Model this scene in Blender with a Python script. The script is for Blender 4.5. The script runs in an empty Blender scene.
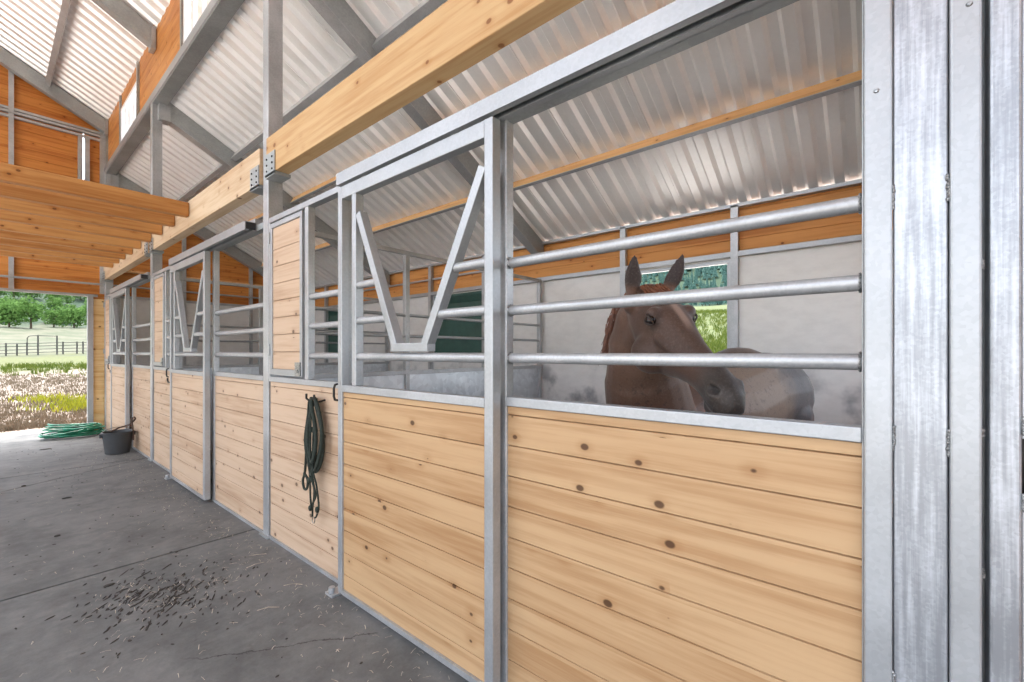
import bpy, bmesh, math, random
from mathutils import Vector, Matrix, noise
R = random.Random(11)
SC = bpy.context.scene
COL = SC.collection
PI = math.pi
S50, C50 = math.sin(math.radians(50.03)), math.cos(math.radians(50.03))
EYE = 1.43

# ------------------------------------------------------------------ camera, sky, sun, exposure
cd = bpy.data.cameras.new('camera'); cam = bpy.data.objects.new('camera', cd); COL.objects.link(cam)
cam.location = (0, 0, EYE); cam.rotation_euler = (PI/2, 0, -math.radians(50.03))
cd.sensor_width = 36; cd.lens = 440/1024*36; cd.shift_y = 11/1024; cd.clip_start = .05; cd.clip_end = 900
SC.camera = cam
W = bpy.data.worlds.new('world'); SC.world = W; W.use_nodes = True
nt = W.node_tree; nt.nodes.clear()
wo = nt.nodes.new('ShaderNodeOutputWorld'); bg = nt.nodes.new('ShaderNodeBackground'); sk = nt.nodes.new('ShaderNodeTexSky')
sk.sky_type = 'NISHITA'; sk.sun_disc = False; sk.sun_elevation = math.radians(62); sk.sun_rotation = math.radians(-10)
sk.air_density = .8; sk.dust_density = 2.5; sk.ozone_density = .5
hs = nt.nodes.new('ShaderNodeHueSaturation'); hs.inputs['Saturation'].default_value = .4
nt.links.new(sk.outputs[0], hs.inputs['Color']); nt.links.new(hs.outputs[0], bg.inputs[0]); nt.links.new(bg.outputs[0], wo.inputs[0])
bg.inputs[1].default_value = .44
sd = bpy.data.lights.new('sun', 'SUN'); sun = bpy.data.objects.new('sun', sd); COL.objects.link(sun)
sd.energy = 2.5; sd.angle = math.radians(.6); sd.color = (1, .97, .92)
sun.rotation_euler = Vector((.05, .21, 1)).to_track_quat('Z', 'Y').to_euler()
SC.view_settings.view_transform = 'Standard'; SC.view_settings.look = 'None'
SC.view_settings.gamma = 1; SC.view_settings.use_curve_mapping = False
SC.view_settings.exposure = 1.15
SC.cycles.max_bounces = 14; SC.cycles.diffuse_bounces = 8; SC.cycles.glossy_bounces = 6; SC.cycles.transparent_max_bounces = 12
SC.cycles.sample_clamp_indirect = 6

# ------------------------------------------------------------------ node materials
def srgb(r, g, b):
    f = lambda c: (c/255/12.92 if c/255 <= .04045 else ((c/255+.055)/1.055)**2.4)
    return (f(r), f(g), f(b), 1)
class NT:
    def __init__(s, name):
        s.m = bpy.data.materials.new(name); s.m.use_nodes = True
        s.t = s.m.node_tree; s.t.nodes.clear()
        s.out = s.n('ShaderNodeOutputMaterial'); s.b = s.n('ShaderNodeBsdfPrincipled')
        s.l(s.b.outputs[0], s.out.inputs[0])
    def n(s, k, **kw):
        x = s.t.nodes.new(k)
        for a, v in kw.items(): setattr(x, a, v)
        return x
    def l(s, a, b): s.t.links.new(a, b)
    def put(s, v, sock):
        if hasattr(v, 'is_output') or isinstance(v, bpy.types.NodeSocket): s.l(v, sock)
        else: sock.default_value = v
    def math(s, op, a, b=0., c=None):
        x = s.n('ShaderNodeMath', operation=op); s.put(a, x.inputs[0]); s.put(b, x.inputs[1])
        if c is not None: s.put(c, x.inputs[2])
        return x.outputs[0]
    def mix(s, f, a, b, mode='MIX'):
        x = s.n('ShaderNodeMix', data_type='RGBA', blend_type=mode); s.put(f, x.inputs[0]); s.put(a, x.inputs[6]); s.put(b, x.inputs[7]); return x.outputs[2]
    def ramp(s, f, stops):
        x = s.n('ShaderNodeValToRGB'); e = x.color_ramp.elements
        while len(e) < len(stops): e.new(.5)
        for el, (p, c) in zip(e, stops): el.position = p; el.color = c if len(c) == 4 else (*c, 1)
        s.put(f, x.inputs[0]); return x.outputs[0]
    def smooth(s, f, a, b):
        x = s.n('ShaderNodeMapRange', interpolation_type='SMOOTHSTEP'); s.put(f, x.inputs[0]); x.inputs[1].default_value = a; x.inputs[2].default_value = b; return x.outputs[0]
    def noise(s, v, scale, detail=3, rough=.55):
        x = s.n('ShaderNodeTexNoise'); s.put(v, x.inputs['Vector']); x.inputs['Scale'].default_value = scale; x.inputs['Detail'].default_value = detail; x.inputs['Roughness'].default_value = rough; return x.outputs[0]
    def coord(s, scale=(1, 1, 1), rnd=True):
        c = s.n('ShaderNodeTexCoord').outputs['Object']
        if rnd:
            o = s.n('ShaderNodeObjectInfo').outputs['Random']; cb = s.n('ShaderNodeCombineXYZ')
            s.l(s.math('MULTIPLY', o, 37.), cb.inputs[0]); s.l(s.math('MULTIPLY', o, 91.), cb.inputs[1]); s.l(s.math('MULTIPLY', s.math('FLOOR', s.math('MULTIPLY', o, 60.)), .128*3), cb.inputs[2])
            a = s.n('ShaderNodeVectorMath', operation='ADD'); s.l(c, a.inputs[0]); s.l(cb.outputs[0], a.inputs[1]); c = a.outputs[0]
        m = s.n('ShaderNodeMapping'); s.l(c, m.inputs[0]); m.inputs['Scale'].default_value = scale
        return m.outputs[0]
    def bump(s, h, st=.3, d=.01):
        x = s.n('ShaderNodeBump'); s.put(h, x.inputs['Height']); x.inputs['Strength'].default_value = st; x.inputs['Distance'].default_value = d; s.l(x.outputs[0], s.b.inputs['Normal'])
    def fin(s, col=None, rough=None, metal=None, spec=None):
        if col is not None: s.put(col, s.b.inputs['Base Color'])
        if rough is not None: s.put(rough, s.b.inputs['Roughness'])
        if metal is not None: s.put(metal, s.b.inputs['Metallic'])
        if spec is not None: s.b.inputs['Specular IOR Level'].default_value = spec
        return s.m
def plain(name, col, rough=.5, metal=0, var=.12, scale=8):
    s = NT(name); c = s.coord(); n = s.noise(c, scale)
    k = s.math('MULTIPLY_ADD', n, var*2, 1-var)
    cc = s.mix(1., col, s.ramp(k, [(0, (0, 0, 0)), (1, (1, 1, 1))]), 'MULTIPLY') if False else s.mix(s.smooth(n, .3, .7), tuple(x*(1-var) for x in col[:3])+(1,), tuple(min(1, x*(1+var)) for x in col[:3])+(1,))
    return s.fin(cc, rough, metal)
def wood(name, a, b, knot, axis='Y', board=.128, z0=.0, knots=1., rough=.55, band='Z', tone=.35):
    """horizontal boards: grain along axis, tone and figure change from board to board along band"""
    s = NT(name); c = s.coord()
    sep = s.n('ShaderNodeSeparateXYZ'); s.l(c, sep.inputs[0])
    bi = s.math('FLOOR', s.math('DIVIDE', s.math('SUBTRACT', sep.outputs[band], z0), board))
    wn = s.n('ShaderNodeTexWhiteNoise', noise_dimensions='1D'); s.l(bi, wn.inputs['W'])
    along = sep.outputs[axis]
    al = s.math('ADD', along, s.math('MULTIPLY', wn.outputs['Value'], 53.))
    others = [k for k in 'XYZ' if k != axis]
    def vec(sa, so, off=0.):
        cb = s.n('ShaderNodeCombineXYZ'); s.l(s.math('MULTIPLY', al, sa), cb.inputs[0])
        s.l(s.math('MULTIPLY', sep.outputs[others[0]], so), cb.inputs[1]); s.l(s.math('MULTIPLY', sep.outputs[others[1]], so), cb.inputs[2]); return cb.outputs[0]
    g = s.noise(vec(1.6, 34.), 1., 5, .6); g2 = s.noise(vec(.9, 9.), 1., 2, .5); big = s.noise(vec(.8, 1.2), 1.3, 2)
    v = s.n('ShaderNodeTexVoronoi', feature='F1', voronoi_dimensions='2D'); kv = s.n('ShaderNodeCombineXYZ'); s.l(s.math('MULTIPLY', al, 4.7), kv.inputs[0])
    if board < 1: ky = s.math('ADD', s.math('MULTIPLY', s.math('FRACT', s.math('DIVIDE', s.math('SUBTRACT', sep.outputs[band], z0), board)), 6.5*board), s.math('MULTIPLY', bi, 5.))
    else: ky = s.math('ADD', s.math('MULTIPLY', sep.outputs['Z'], 6.5), s.math('MULTIPLY', sep.outputs['Y' if axis == 'X' else 'X'], 5.))
    s.l(ky, kv.inputs[1]); s.l(kv.outputs[0], v.inputs['Vector']); v.inputs['Scale'].default_value = 1.; v.inputs['Randomness'].default_value = 1.
    dist = v.outputs['Distance']
    wn2 = s.n('ShaderNodeTexWhiteNoise', noise_dimensions='3D'); s.l(v.outputs['Position'], wn2.inputs['Vector'])
    kr = s.math('MULTIPLY', s.smooth(wn2.outputs['Value'], .46, 1.05), .095*knots)
    km = s.math('SUBTRACT', 1., s.smooth(s.math('SUBTRACT', dist, kr), -.03, .012))
    km = s.math('MULTIPLY', km, s.smooth(kr, .008, .025))
    halo = s.math('MULTIPLY', s.math('SUBTRACT', 1., s.smooth(dist, .04, .26)), s.smooth(kr, .008, .03))
    f = s.math('ADD', s.math('MULTIPLY', s.smooth(g, .35, .7), .45), s.math('MULTIPLY', s.smooth(g2, .35, .65), .3))
    f = s.math('ADD', f, s.math('MULTIPLY', s.math('SUBTRACT', wn.outputs['Value'], .5), tone))
    f = s.math('ADD', f, s.math('MULTIPLY', s.math('SUBTRACT', big, .5), .5))
    f = s.math('ADD', f, s.math('MULTIPLY', halo, .3))
    col = s.mix(s.smooth(f, 0., 1.), a, b)
    col = s.mix(s.math('MULTIPLY', km, .85), col, knot)
    s.bump(g, .12, .004)
    return s.fin(col, rough, 0., .3)
def galv(name, base=(.56, .58, .60), var=.3, rough=.42, metal=.75, scale=26, streak=0.):
    s = NT(name); c = s.coord()
    v = s.n('ShaderNodeTexVoronoi'); s.l(c, v.inputs['Vector']); v.inputs['Scale'].default_value = scale*5
    n = s.noise(c, scale*.25, 4); n2 = s.noise(c, 1.7, 3)
    sp = s.n('ShaderNodeSeparateColor'); s.l(v.outputs['Color'], sp.inputs[0])
    f = s.math('ADD', s.math('MULTIPLY', sp.outputs[0], .10), s.math('ADD', s.math('MULTIPLY', n, .45), s.math('MULTIPLY', n2, .45)))
    if streak:
        c2 = s.coord((30, 30, 1.2)); f = s.math('ADD', f, s.math('MULTIPLY', s.math('SUBTRACT', s.noise(c2, 3., 4), .5), streak))
    lo = tuple(x*(1-var) for x in base)+(1,); hi = tuple(min(1, x*(1+var*.6)) for x in base)+(1,)
    col = s.mix(s.smooth(f, .3, .8), lo, hi)
    s.bump(n, .08, .003)
    return s.fin(col, s.math('MULTIPLY_ADD', n, .25, rough-.12), metal)
M = {}
M['pine'] = wood('pine_cladding', srgb(184, 151, 113), srgb(155, 116, 78), srgb(62, 36, 20))
M['cedar'] = wood('stained_cladding', srgb(204, 134, 66), srgb(166, 92, 36), srgb(92, 44, 14), axis='X', board=.15, knots=.8)
M['cedar_side'] = wood('stained_side_cladding', srgb(208, 146, 82), srgb(172, 104, 46), srgb(92, 44, 14), axis='Y', board=.15, knots=.8)
M['pine_pale'] = wood('weathered_pine_cladding', srgb(194, 168, 143), srgb(168, 137, 110), srgb(80, 56, 42))
M['beam_pale'] = wood('weathered_beam', srgb(204, 182, 152), srgb(178, 146, 112), srgb(100, 66, 42), board=9, knots=1.25, tone=0)
M['pine_end'] = wood('pine_end_cladding', srgb(240, 206, 150), srgb(214, 164, 100), srgb(104, 62, 36), axis='X', board=.15)
M['beam'] = wood('planed_beam', srgb(198, 166, 122), srgb(174, 132, 84), srgb(120, 72, 36), board=9, knots=1.15, tone=0)
M['joist'] = wood('joist_timber', srgb(196, 142, 84), srgb(160, 102, 50), srgb(96, 52, 20), axis='X', board=9, knots=.9, band='Y', tone=.55)
M['warm_tan'] = wood('tan_reflection_and_trim', srgb(226, 178, 124), srgb(198, 144, 90), srgb(120, 72, 36), board=9, knots=.7, tone=0)  # tan grain: orange wood reflection painted on purlin webs; also a wall trim
M['galv'] = galv('galvanised_tube', (.48, .49, .50), .28, .42, .55)
M['galv_light'] = galv('galvanised_face', (.44, .455, .47), .2, .45, .6, 20)
M['galv_scuff'] = galv('scuffed_galvanised_plate', (.44, .46, .49), .35, .42, .6, 30, .9)
M['steel'] = galv('dull_structural_steel', (.40, .42, .42), .25, .5, .6, 14)
M['roof'] = galv('corrugated_sheet', (.95, .95, .94), .05, .38, .5, 9)
M['sheet'] = galv('bright_kick_sheet', (.74, .78, .83), .4, .32, .7, 4)
M['dark'] = plain('black_rubber', srgb(38, 38, 40), .6)
M['bucket'] = plain('charcoal_bucket_plastic', srgb(58, 60, 62), .5)
M['iron'] = plain('dark_iron', srgb(44, 42, 40), .45, .5)
M['rope'] = plain('dark_green_rope', srgb(34, 42, 34), .8, 0, .35, 60)
M['hose'] = plain('green_hose_rubber', srgb(34, 122, 92), .35, 0, .45, 12)
M['white'] = plain('white_frame_paint', srgb(236, 236, 238), .4, 0, .03)
M['greenpanel'] = plain('dark_green_louvre_paint', srgb(50, 84, 76), .45)
M['weld'] = plain('weld_bead', srgb(150, 152, 152), .35, .8, .5, 160)
M['brass'] = plain('steel_snap', srgb(150, 146, 136), .3, 1)
# painted panel, with hoof scuffs
s = NT('grey_white_wall_panel'); c = s.coord(rnd=False); n = s.noise(c, 2.2, 4); n2 = s.noise(s.coord((1, 1, 2.2), False), 5., 5, .65)
sp = s.n('ShaderNodeSeparateXYZ'); s.l(c, sp.inputs[0])
low = s.math('SUBTRACT', 1., s.smooth(sp.outputs[2], .9, 1.55))
sc_ = s.math('MULTIPLY', s.smooth(n, .5, .68), low)
col = s.mix(s.smooth(n2, .35, .75), srgb(222, 220, 217), srgb(212, 210, 207))
col = s.mix(s.math('MULTIPLY', sc_, .75), col, srgb(104, 106, 112))
M['panel'] = s.fin(col, .4, .1)
# concrete
s = NT('worn_concrete'); c = s.coord(rnd=False); n = s.noise(c, 1.1, 6, .6); n2 = s.noise(c, 9., 6, .7); n3 = s.noise(c, 60., 3, .7)
sp = s.n('ShaderNodeSeparateXYZ'); s.l(c, sp.inputs[0])
f = s.math('ADD', s.math('MULTIPLY', n, .6), s.math('MULTIPLY', n2, .4))
col = s.mix(s.smooth(f, .35, .65), srgb(84, 85, 84), srgb(109, 109, 107))
col = s.mix(s.math('MULTIPLY', s.smooth(n3, .55, .8), .3), col, srgb(60, 57, 54))
col = s.mix(s.math('MULTIPLY', s.smooth(n2, .6, .72), .35), col, srgb(128, 126, 122))
# a wandering hairline crack
wob = s.math('MULTIPLY', s.math('SUBTRACT', s.noise(c, 5., 5, .7), .5), .16)
ln = s.math('ABSOLUTE', s.math('ADD', s.math('SUBTRACT', s.math('MULTIPLY_ADD', sp.outputs[0], -.75, 2.92), sp.outputs[1]), wob))
cr = s.math('MULTIPLY', s.math('SUBTRACT', 1., s.smooth(ln, .002, .008)), s.math('MULTIPLY', s.smooth(sp.outputs[0], .55, .7), s.math('LESS_THAN', sp.outputs[0], 1.28)))
col = s.mix(s.math('MULTIPLY', cr, .8), col, srgb(40, 38, 36))
n4 = s.noise(c, 3.2, 5, .72); col = s.mix(s.math('MULTIPLY', s.smooth(n4, .5, .68), .4), col, srgb(62, 60, 57)); col = s.mix(s.math('MULTIPLY', s.smooth(n4, .5, .34), .3), col, srgb(128, 127, 124))
s.bump(s.math('ADD', n2, s.math('MULTIPLY', n3, .4)), .35, .006)
M['concrete'] = s.fin(col, .8)
M['joint'] = plain('joint_dirt', srgb(36, 34, 32), .95)
M['straw'] = plain('dry_straw', srgb(178, 168, 150), .8, 0, .4, 20)
M['dung'] = plain('trodden_dirt', srgb(58, 54, 50), .95, 0, .3, 30)
# outdoor ground: bands by distance, broken up by noise
s = NT('field_ground'); c = s.coord(rnd=False); sp = s.n('ShaderNodeSeparateXYZ'); s.l(c, sp.inputs[0])
n = s.noise(c, .35, 5, .65); n2 = s.noise(c, 3.5, 5, .7); n3 = s.noise(c, .05, 3)
r = s.math('POWER', s.math('ADD', s.math('POWER', sp.outputs[0], 2.), s.math('POWER', sp.outputs[1], 2.)), .5)
rr0 = r
r = s.math('ADD', r, s.math('MULTIPLY', s.math('SUBTRACT', n, .5), s.math('MULTIPLY', r, .35)))
dry = s.mix(s.smooth(n2, .35, .65), srgb(142, 129, 116), srgb(114, 103, 91))
grn = s.mix(s.smooth(n2, .35, .65), srgb(96, 98, 54), srgb(72, 82, 42))
mead = s.mix(s.smooth(n, .35, .65), srgb(98, 98, 80), srgb(74, 82, 60))
forest = s.mix(n2, srgb(52, 74, 50), srgb(38, 58, 42))
col = s.mix(s.smooth(r, 38., 46.), dry, grn); col = s.mix(s.smooth(r, 72., 84.), col, mead); col = s.mix(s.smooth(r, 128., 140.), col, forest)
side = s.smooth(s.math('SUBTRACT', sp.outputs[0], sp.outputs[1]), 0., 6.)
col = s.mix(side, col, s.mix(s.smooth(rr0, 188., 194.), s.mix(s.smooth(n2, .35, .65), srgb(100, 106, 62), srgb(72, 86, 46)), forest))
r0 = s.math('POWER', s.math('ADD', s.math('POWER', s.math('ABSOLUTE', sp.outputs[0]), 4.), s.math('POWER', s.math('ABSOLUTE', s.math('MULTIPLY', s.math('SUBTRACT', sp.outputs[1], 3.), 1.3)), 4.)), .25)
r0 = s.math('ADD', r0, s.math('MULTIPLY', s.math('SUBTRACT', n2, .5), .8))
col = s.mix(s.smooth(r0, 11.2, 12.6), s.mix(s.smooth(n2, .3, .7), srgb(238, 233, 226), srgb(222, 215, 206)), col)  # pale far apron, carried round the unseen sides to bounce daylight onto the ceiling
M['field'] = s.fin(col, .95)
def leafmat(name, a, b):
    s = NT(name); c = s.coord(); n = s.noise(c, 1.5, 3); col = s.mix(s.smooth(n, .3, .7), a, b)
    s.b.inputs['Subsurface Weight'].default_value = 0
    tr = s.n('ShaderNodeBsdfTranslucent'); s.l(col, tr.inputs[0]); mx = s.n('ShaderNodeMixShader'); mx.inputs[0].default_value = .3
    s.l(s.b.outputs[0], mx.inputs[1]); s.l(tr.outputs[0], mx.inputs[2]); s.l(mx.outputs[0], s.out.inputs[0])
    return s.fin(col, .9, 0., .05)
M['leaf'] = leafmat('broad_leaves', srgb(108, 140, 76), srgb(72, 106, 52))
M['needle'] = leafmat('conifer_needles', srgb(108, 140, 132), srgb(62, 96, 86))
M['bark'] = plain('bark', srgb(84, 68, 54), .9)
M['grass_dry'] = leafmat('dry_grass_blades', srgb(128, 116, 100), srgb(108, 97, 81))
M['grass_green'] = leafmat('green_weed_blades', srgb(116, 126, 60), srgb(82, 102, 44))
M['grass_yellow'] = leafmat('yellow_weed_blades', srgb(172, 172, 60), srgb(140, 148, 50))
M['fence'] = plain('dark_fence_pipe', srgb(62, 60, 58), .6)
# horse coat reads the painted coat colours of the animal
s = NT('roan_coat'); at = s.n('ShaderNodeAttribute'); at.attribute_name = 'coat'
c = s.coord(rnd=False); n = s.noise(c, 130., 3, .7); n2 = s.noise(c, 40., 3, .7)
col = s.mix(s.math('MULTIPLY', s.smooth(n, .45, .75), .09), at.outputs['Color'], srgb(178, 166, 156))
col = s.mix(s.math('MULTIPLY', s.smooth(n2, .55, .68), .5), col, srgb(46, 36, 30))
s.bump(n, .15, .003); s.b.inputs['Sheen Weight'].default_value = .15
M['coat'] = s.fin(col, .55, 0., .35)
M['mane'] = plain('chestnut_hair', srgb(112, 68, 46), .5, 0, .35, 40)
M['eye'] = plain('horse_eye', srgb(16, 10, 8), .08)
M['eyelid'] = plain('horse_eyelid', srgb(48, 36, 30), .5)
s = NT('window_glass'); s.t.nodes.remove(s.b)
tr = s.n('ShaderNodeBsdfTransparent'); gl = s.n('ShaderNodeBsdfGlossy'); gl.inputs['Roughness'].default_value = .03
mx = s.n('ShaderNodeMixShader'); mx.inputs[0].default_value = .07; s.l(tr.outputs[0], mx.inputs[1]); s.l(gl.outputs[0], mx.inputs[2]); s.l(mx.outputs[0], s.out.inputs[0])
M['glass'] = s.m

# ------------------------------------------------------------------ mesh helpers
class MB:
    def __init__(s): s.v = []; s.f = []
    def add(s, vs, fs):
        o = len(s.v); s.v += [tuple(v) for v in vs]; s.f += [tuple(i+o for i in f) for f in fs]; return s
    def box(s, x0, x1, y0, y1, z0, z1):
        return s.add([(x0, y0, z0), (x1, y0, z0), (x1, y1, z0), (x0, y1, z0), (x0, y0, z1), (x1, y0, z1), (x1, y1, z1), (x0, y1, z1)],
                     [(0, 3, 2, 1), (4, 5, 6, 7), (0, 1, 5, 4), (1, 2, 6, 5), (2, 3, 7, 6), (3, 0, 4, 7)])
    def prism(s, poly, axis, a, b):
        """poly = 2-D outline in the two other axes (in xyz order), extruded along axis"""
        n = len(poly); ix = 'xyz'.index(axis); vs = []
        for t in (a, b):
            for p in poly:
                q = list(p); q.insert(ix, t); vs.append(q)
        return s.add(vs, [tuple(range(n))[::-1], tuple(range(n, 2*n))] + [(i, (i+1) % n, n+(i+1) % n, n+i) for i in range(n)])
    def bar(s, p, q, w, h, up=(0, 0, 1)):
        p, q = Vector(p), Vector(q); d = (q-p).normalized(); u = Vector(up); x = d.cross(u).normalized(); u = x.cross(d).normalized()
        vs = [e+x*a*w/2+u*b*h/2 for e in (p, q) for a, b in ((-1, -1), (1, -1), (1, 1), (-1, 1))]
        return s.add(vs, [(3, 2, 1, 0), (4, 5, 6, 7), (0, 1, 5, 4), (1, 2, 6, 5), (2, 3, 7, 6), (3, 0, 4, 7)])
    def tube(s, pts, r, n=10, closed=False, cap=True):
        pts = [Vector(p) for p in pts]; m = len(pts); rs = r if isinstance(r, (list, tuple)) else [r]*m; vs = []; x = None
        for i, p in enumerate(pts):
            d = (pts[(i+1) % m]-pts[i-1]) if closed else (pts[min(i+1, m-1)]-pts[max(i-1, 0)])
            d.normalize()
            if x is None: x = d.orthogonal().normalized()
            x = (x-d*x.dot(d)); x = x.normalized() if x.length > 1e-6 else d.orthogonal().normalized()
            y = d.cross(x)
            vs += [p+(x*math.cos(2*PI*k/n)+y*math.sin(2*PI*k/n))*rs[i] for k in range(n)]
        fs = []
        for i in range(m if closed else m-1):
            j = (i+1) % m
            fs += [(i*n+k, i*n+(k+1) % n, j*n+(k+1) % n, j*n+k) for k in range(n)]
        if not closed and cap: fs += [tuple(range(n))[::-1], tuple((m-1)*n+k for k in range(n))]
        return s.add(vs, fs)
    def lathe(s, prof, c=(0, 0, 0), n=24):
        vs = [(c[0]+r*math.cos(2*PI*k/n), c[1]+r*math.sin(2*PI*k/n), c[2]+z) for r, z in prof for k in range(n)]
        fs = [(i*n+k, i*n+(k+1) % n, (i+1)*n+(k+1) % n, (i+1)*n+k) for i in range(len(prof)-1) for k in range(n)]
        return s.add(vs, fs)
    def ell(s, c, r, n=14, m=8, rot=None):
        vs = []; fs = []
        for i in range(m+1):
            a = PI*i/m
            for k in range(n):
                v = Vector((math.sin(a)*math.cos(2*PI*k/n)*r[0], math.sin(a)*math.sin(2*PI*k/n)*r[1], math.cos(a)*r[2]))
                if rot: v = rot @ v
                vs.append(v+Vector(c))
        for i in range(m):
            for k in range(n): fs.append((i*n+k, (i+1)*n+k, (i+1)*n+(k+1) % n, i*n+(k+1) % n))
        return s.add(vs, fs)
    def build(s, name, mat, parent=None, smooth=False, bevel=0., at=None):
        me = bpy.data.meshes.new(name); me.from_pydata(s.v, [], s.f); me.validate(); me.materials.append(mat)
        bm = bmesh.new(); bm.from_mesh(me); bmesh.ops.recalc_face_normals(bm, faces=bm.faces); bm.to_mesh(me); bm.free()
        if smooth:
            for p in me.polygons: p.use_smooth = True
            me.set_sharp_from_angle(angle=math.radians(42))
        o = bpy.data.objects.new(name, me); COL.objects.link(o)
        if parent: o.parent = parent
        if at: o.location = at
        if bevel:
            b = o.modifiers.new('bevel', 'BEVEL'); b.width = bevel; b.segments = 2; b.limit_method = 'ANGLE'
        return o
def mb(): return MB()
def tag(o, label=None, cat=None, group=None, kind=None):
    if label: o['label'] = label
    if cat: o['category'] = cat
    if group: o['group'] = group
    if kind: o['kind'] = kind
    return o
def thing(name, label, cat, loc=(0, 0, 0), group=None):
    o = bpy.data.objects.new(name, None); COL.objects.link(o); o.location = loc; o.empty_display_size = .1
    return tag(o, label, cat, group)
def struct(o): o['kind'] = 'structure'; return o
def dup(root, loc, label, group=None):
    r = root.copy(); COL.objects.link(r); r.location = loc; r['label'] = label
    if group: r['group'] = group
    for ch in list(root.children):
        c = ch.copy(); COL.objects.link(c); c.parent = r
        for g in list(ch.children):
            d = g.copy(); COL.objects.link(d); d.parent = c
    return r

# ------------------------------------------------------------------ roof planes and levels
BX = 5.03                                   # back wall of the stalls
P = 3.66                                    # one stall
LY = 3*P                                    # far gable wall
SL = .52
lowz = lambda x: 2.97+SL*(5.03-x)           # underside of the shed roof
upz = lambda x: 5.68-.53*(x-1.42)           # underside of the raised roof
RX = -.45                                   # ridge

# ------------------------------------------------------------------ floor, outside ground
fl = mb()
def slab(poly): fl.prism(poly, 'z', -.15, 0)
g = .011
slab([(-3.2, -4.), (5.05, -4.), (5.05, 3.885-g), (-3.2, 3.865-g)])
slab([(-3.2, 3.865+g), (5.05, 3.885+g), (5.05, 7.62-g), (1.40, 7.61-g), (-3.2, 5.06-g)])
slab([(-3.2, 5.06+g), (1.38, 7.60+g), (-3.2, 7.615-g)])
slab([(-3.2, 7.615+g), (1.40, 7.62+g), (5.05, 7.63+g), (5.05, 11.4), (-3.2, 11.4)])
struct(fl.build('floor', M['concrete']))
struct(mb().box(-3.2, 5.05, -4, 11.4, -.3, -.009).build('floor', M['joint']))
def prof(tab, r):
    for (r0, h0), (r1, h1) in zip(tab, tab[1:]):
        if r <= r1: t = (r-r0)/(r1-r0); t = t*t*(3-2*t)*.5+t*.5; return h0+(h1-h0)*t
    return tab[-1][1]
TY = [(0, -.07), (12, -.06), (30, .0), (50, .25), (80, 1.0), (130, 6.2), (150, 10), (200, 26), (300, 62), (420, 110)]
TX = [(0, -.1), (8, -.05), (20, 1.55), (60, 6.4), (150, 15.2), (200, 20.5), (300, 62), (420, 110)]
TB = [(0, -.1), (10, -.1), (420, -.1)]
def terrain(x, y):
    r = math.hypot(x, y)
    a = math.atan2(x, y)                    # 0 = along the aisle, pi/2 = behind the stalls
    wx = max(0, min(1, (a-.35)/.7)); wx = wx*wx*(3-2*wx)
    h = prof(TY, r)*(1-wx)+prof(TX, r)*wx
    wb = max(0, min(1, (abs(a)-1.75)/.5)) if a > 0 else max(0, min(1, (abs(a)-.9)/.6))
    h = h*(1-wb)+prof(TB, r)*wb
    if r > 12: h += noise.noise(Vector((x*.06, y*.06, 0)))*min(.5, (r-12)*.012)
    return h
NR, NA = 70, 128; vs = [(0, 0, -.32)]; fs = []
rad = [6.0*(1.063**i) for i in range(NR)]
for r in rad:
    for k in range(NA):
        a = 2*PI*k/NA; x, y = r*math.sin(a), r*math.cos(a)
        inside = -3.3 < x < 5.2 and -4.2 < y < 11.3
        vs.append((x, y, -.32 if inside else terrain(x, y)))
for k in range(NA): fs.append((0, 1+(k+1) % NA, 1+k))
for i in range(NR-1):
    for k in range(NA): fs.append((1+i*NA+k, 1+i*NA+(k+1) % NA, 1+(i+1)*NA+(k+1) % NA, 1+(i+1)*NA+k))
o = struct(mb().add(vs, fs).build('ground', M['field'], smooth=True))

# ------------------------------------------------------------------ corrugated roofs
def corr(name, x0, x1, zf, y0, y1, pitch=.20, dep=.05, ns=1):
    xs = [x0+(x1-x0)*i/ns for i in range(ns+1)]
    pr = []; y = y0
    while y < y1:
        pr += [(y, 0), (y+.075, 0), (y+.105, dep), (y+.170, dep)]; y += pitch
    pr.append((y, 0)); vs = []; fs = []
    for x in xs:
        for (yy, d) in pr: vs.append((x, yy, zf(x)+d))
    n = len(pr)
    for i in range(ns):
        for k in range(n-1): fs.append((i*n+k, i*n+k+1, (i+1)*n+k+1, (i+1)*n+k))
    o = mb().add(vs, fs).build(name, M['roof'])
    m = o.modifiers.new('sheet', 'SOLIDIFY'); m.thickness = .002; m.offset = 1
    return struct(o)
corr('ceiling', 1.475, 5.45, lowz, -.35, 11.3)
corr('ceiling', RX, 1.75, upz, -.35, 11.3, .2, .038)
corr('ceiling', RX, -2.65, lambda x: upz(2*RX-x), -.35, 11.3)
# lap seams of the sheets
for k, y in enumerate([.87+.8*i for i in range(13)]):
    struct(mb().bar((1.42, y, lowz(1.42)-.003), (5.4, y, lowz(5.4)-.003), .006, .008).build('trim_%d' % (k+1), M['roof']))

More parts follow.
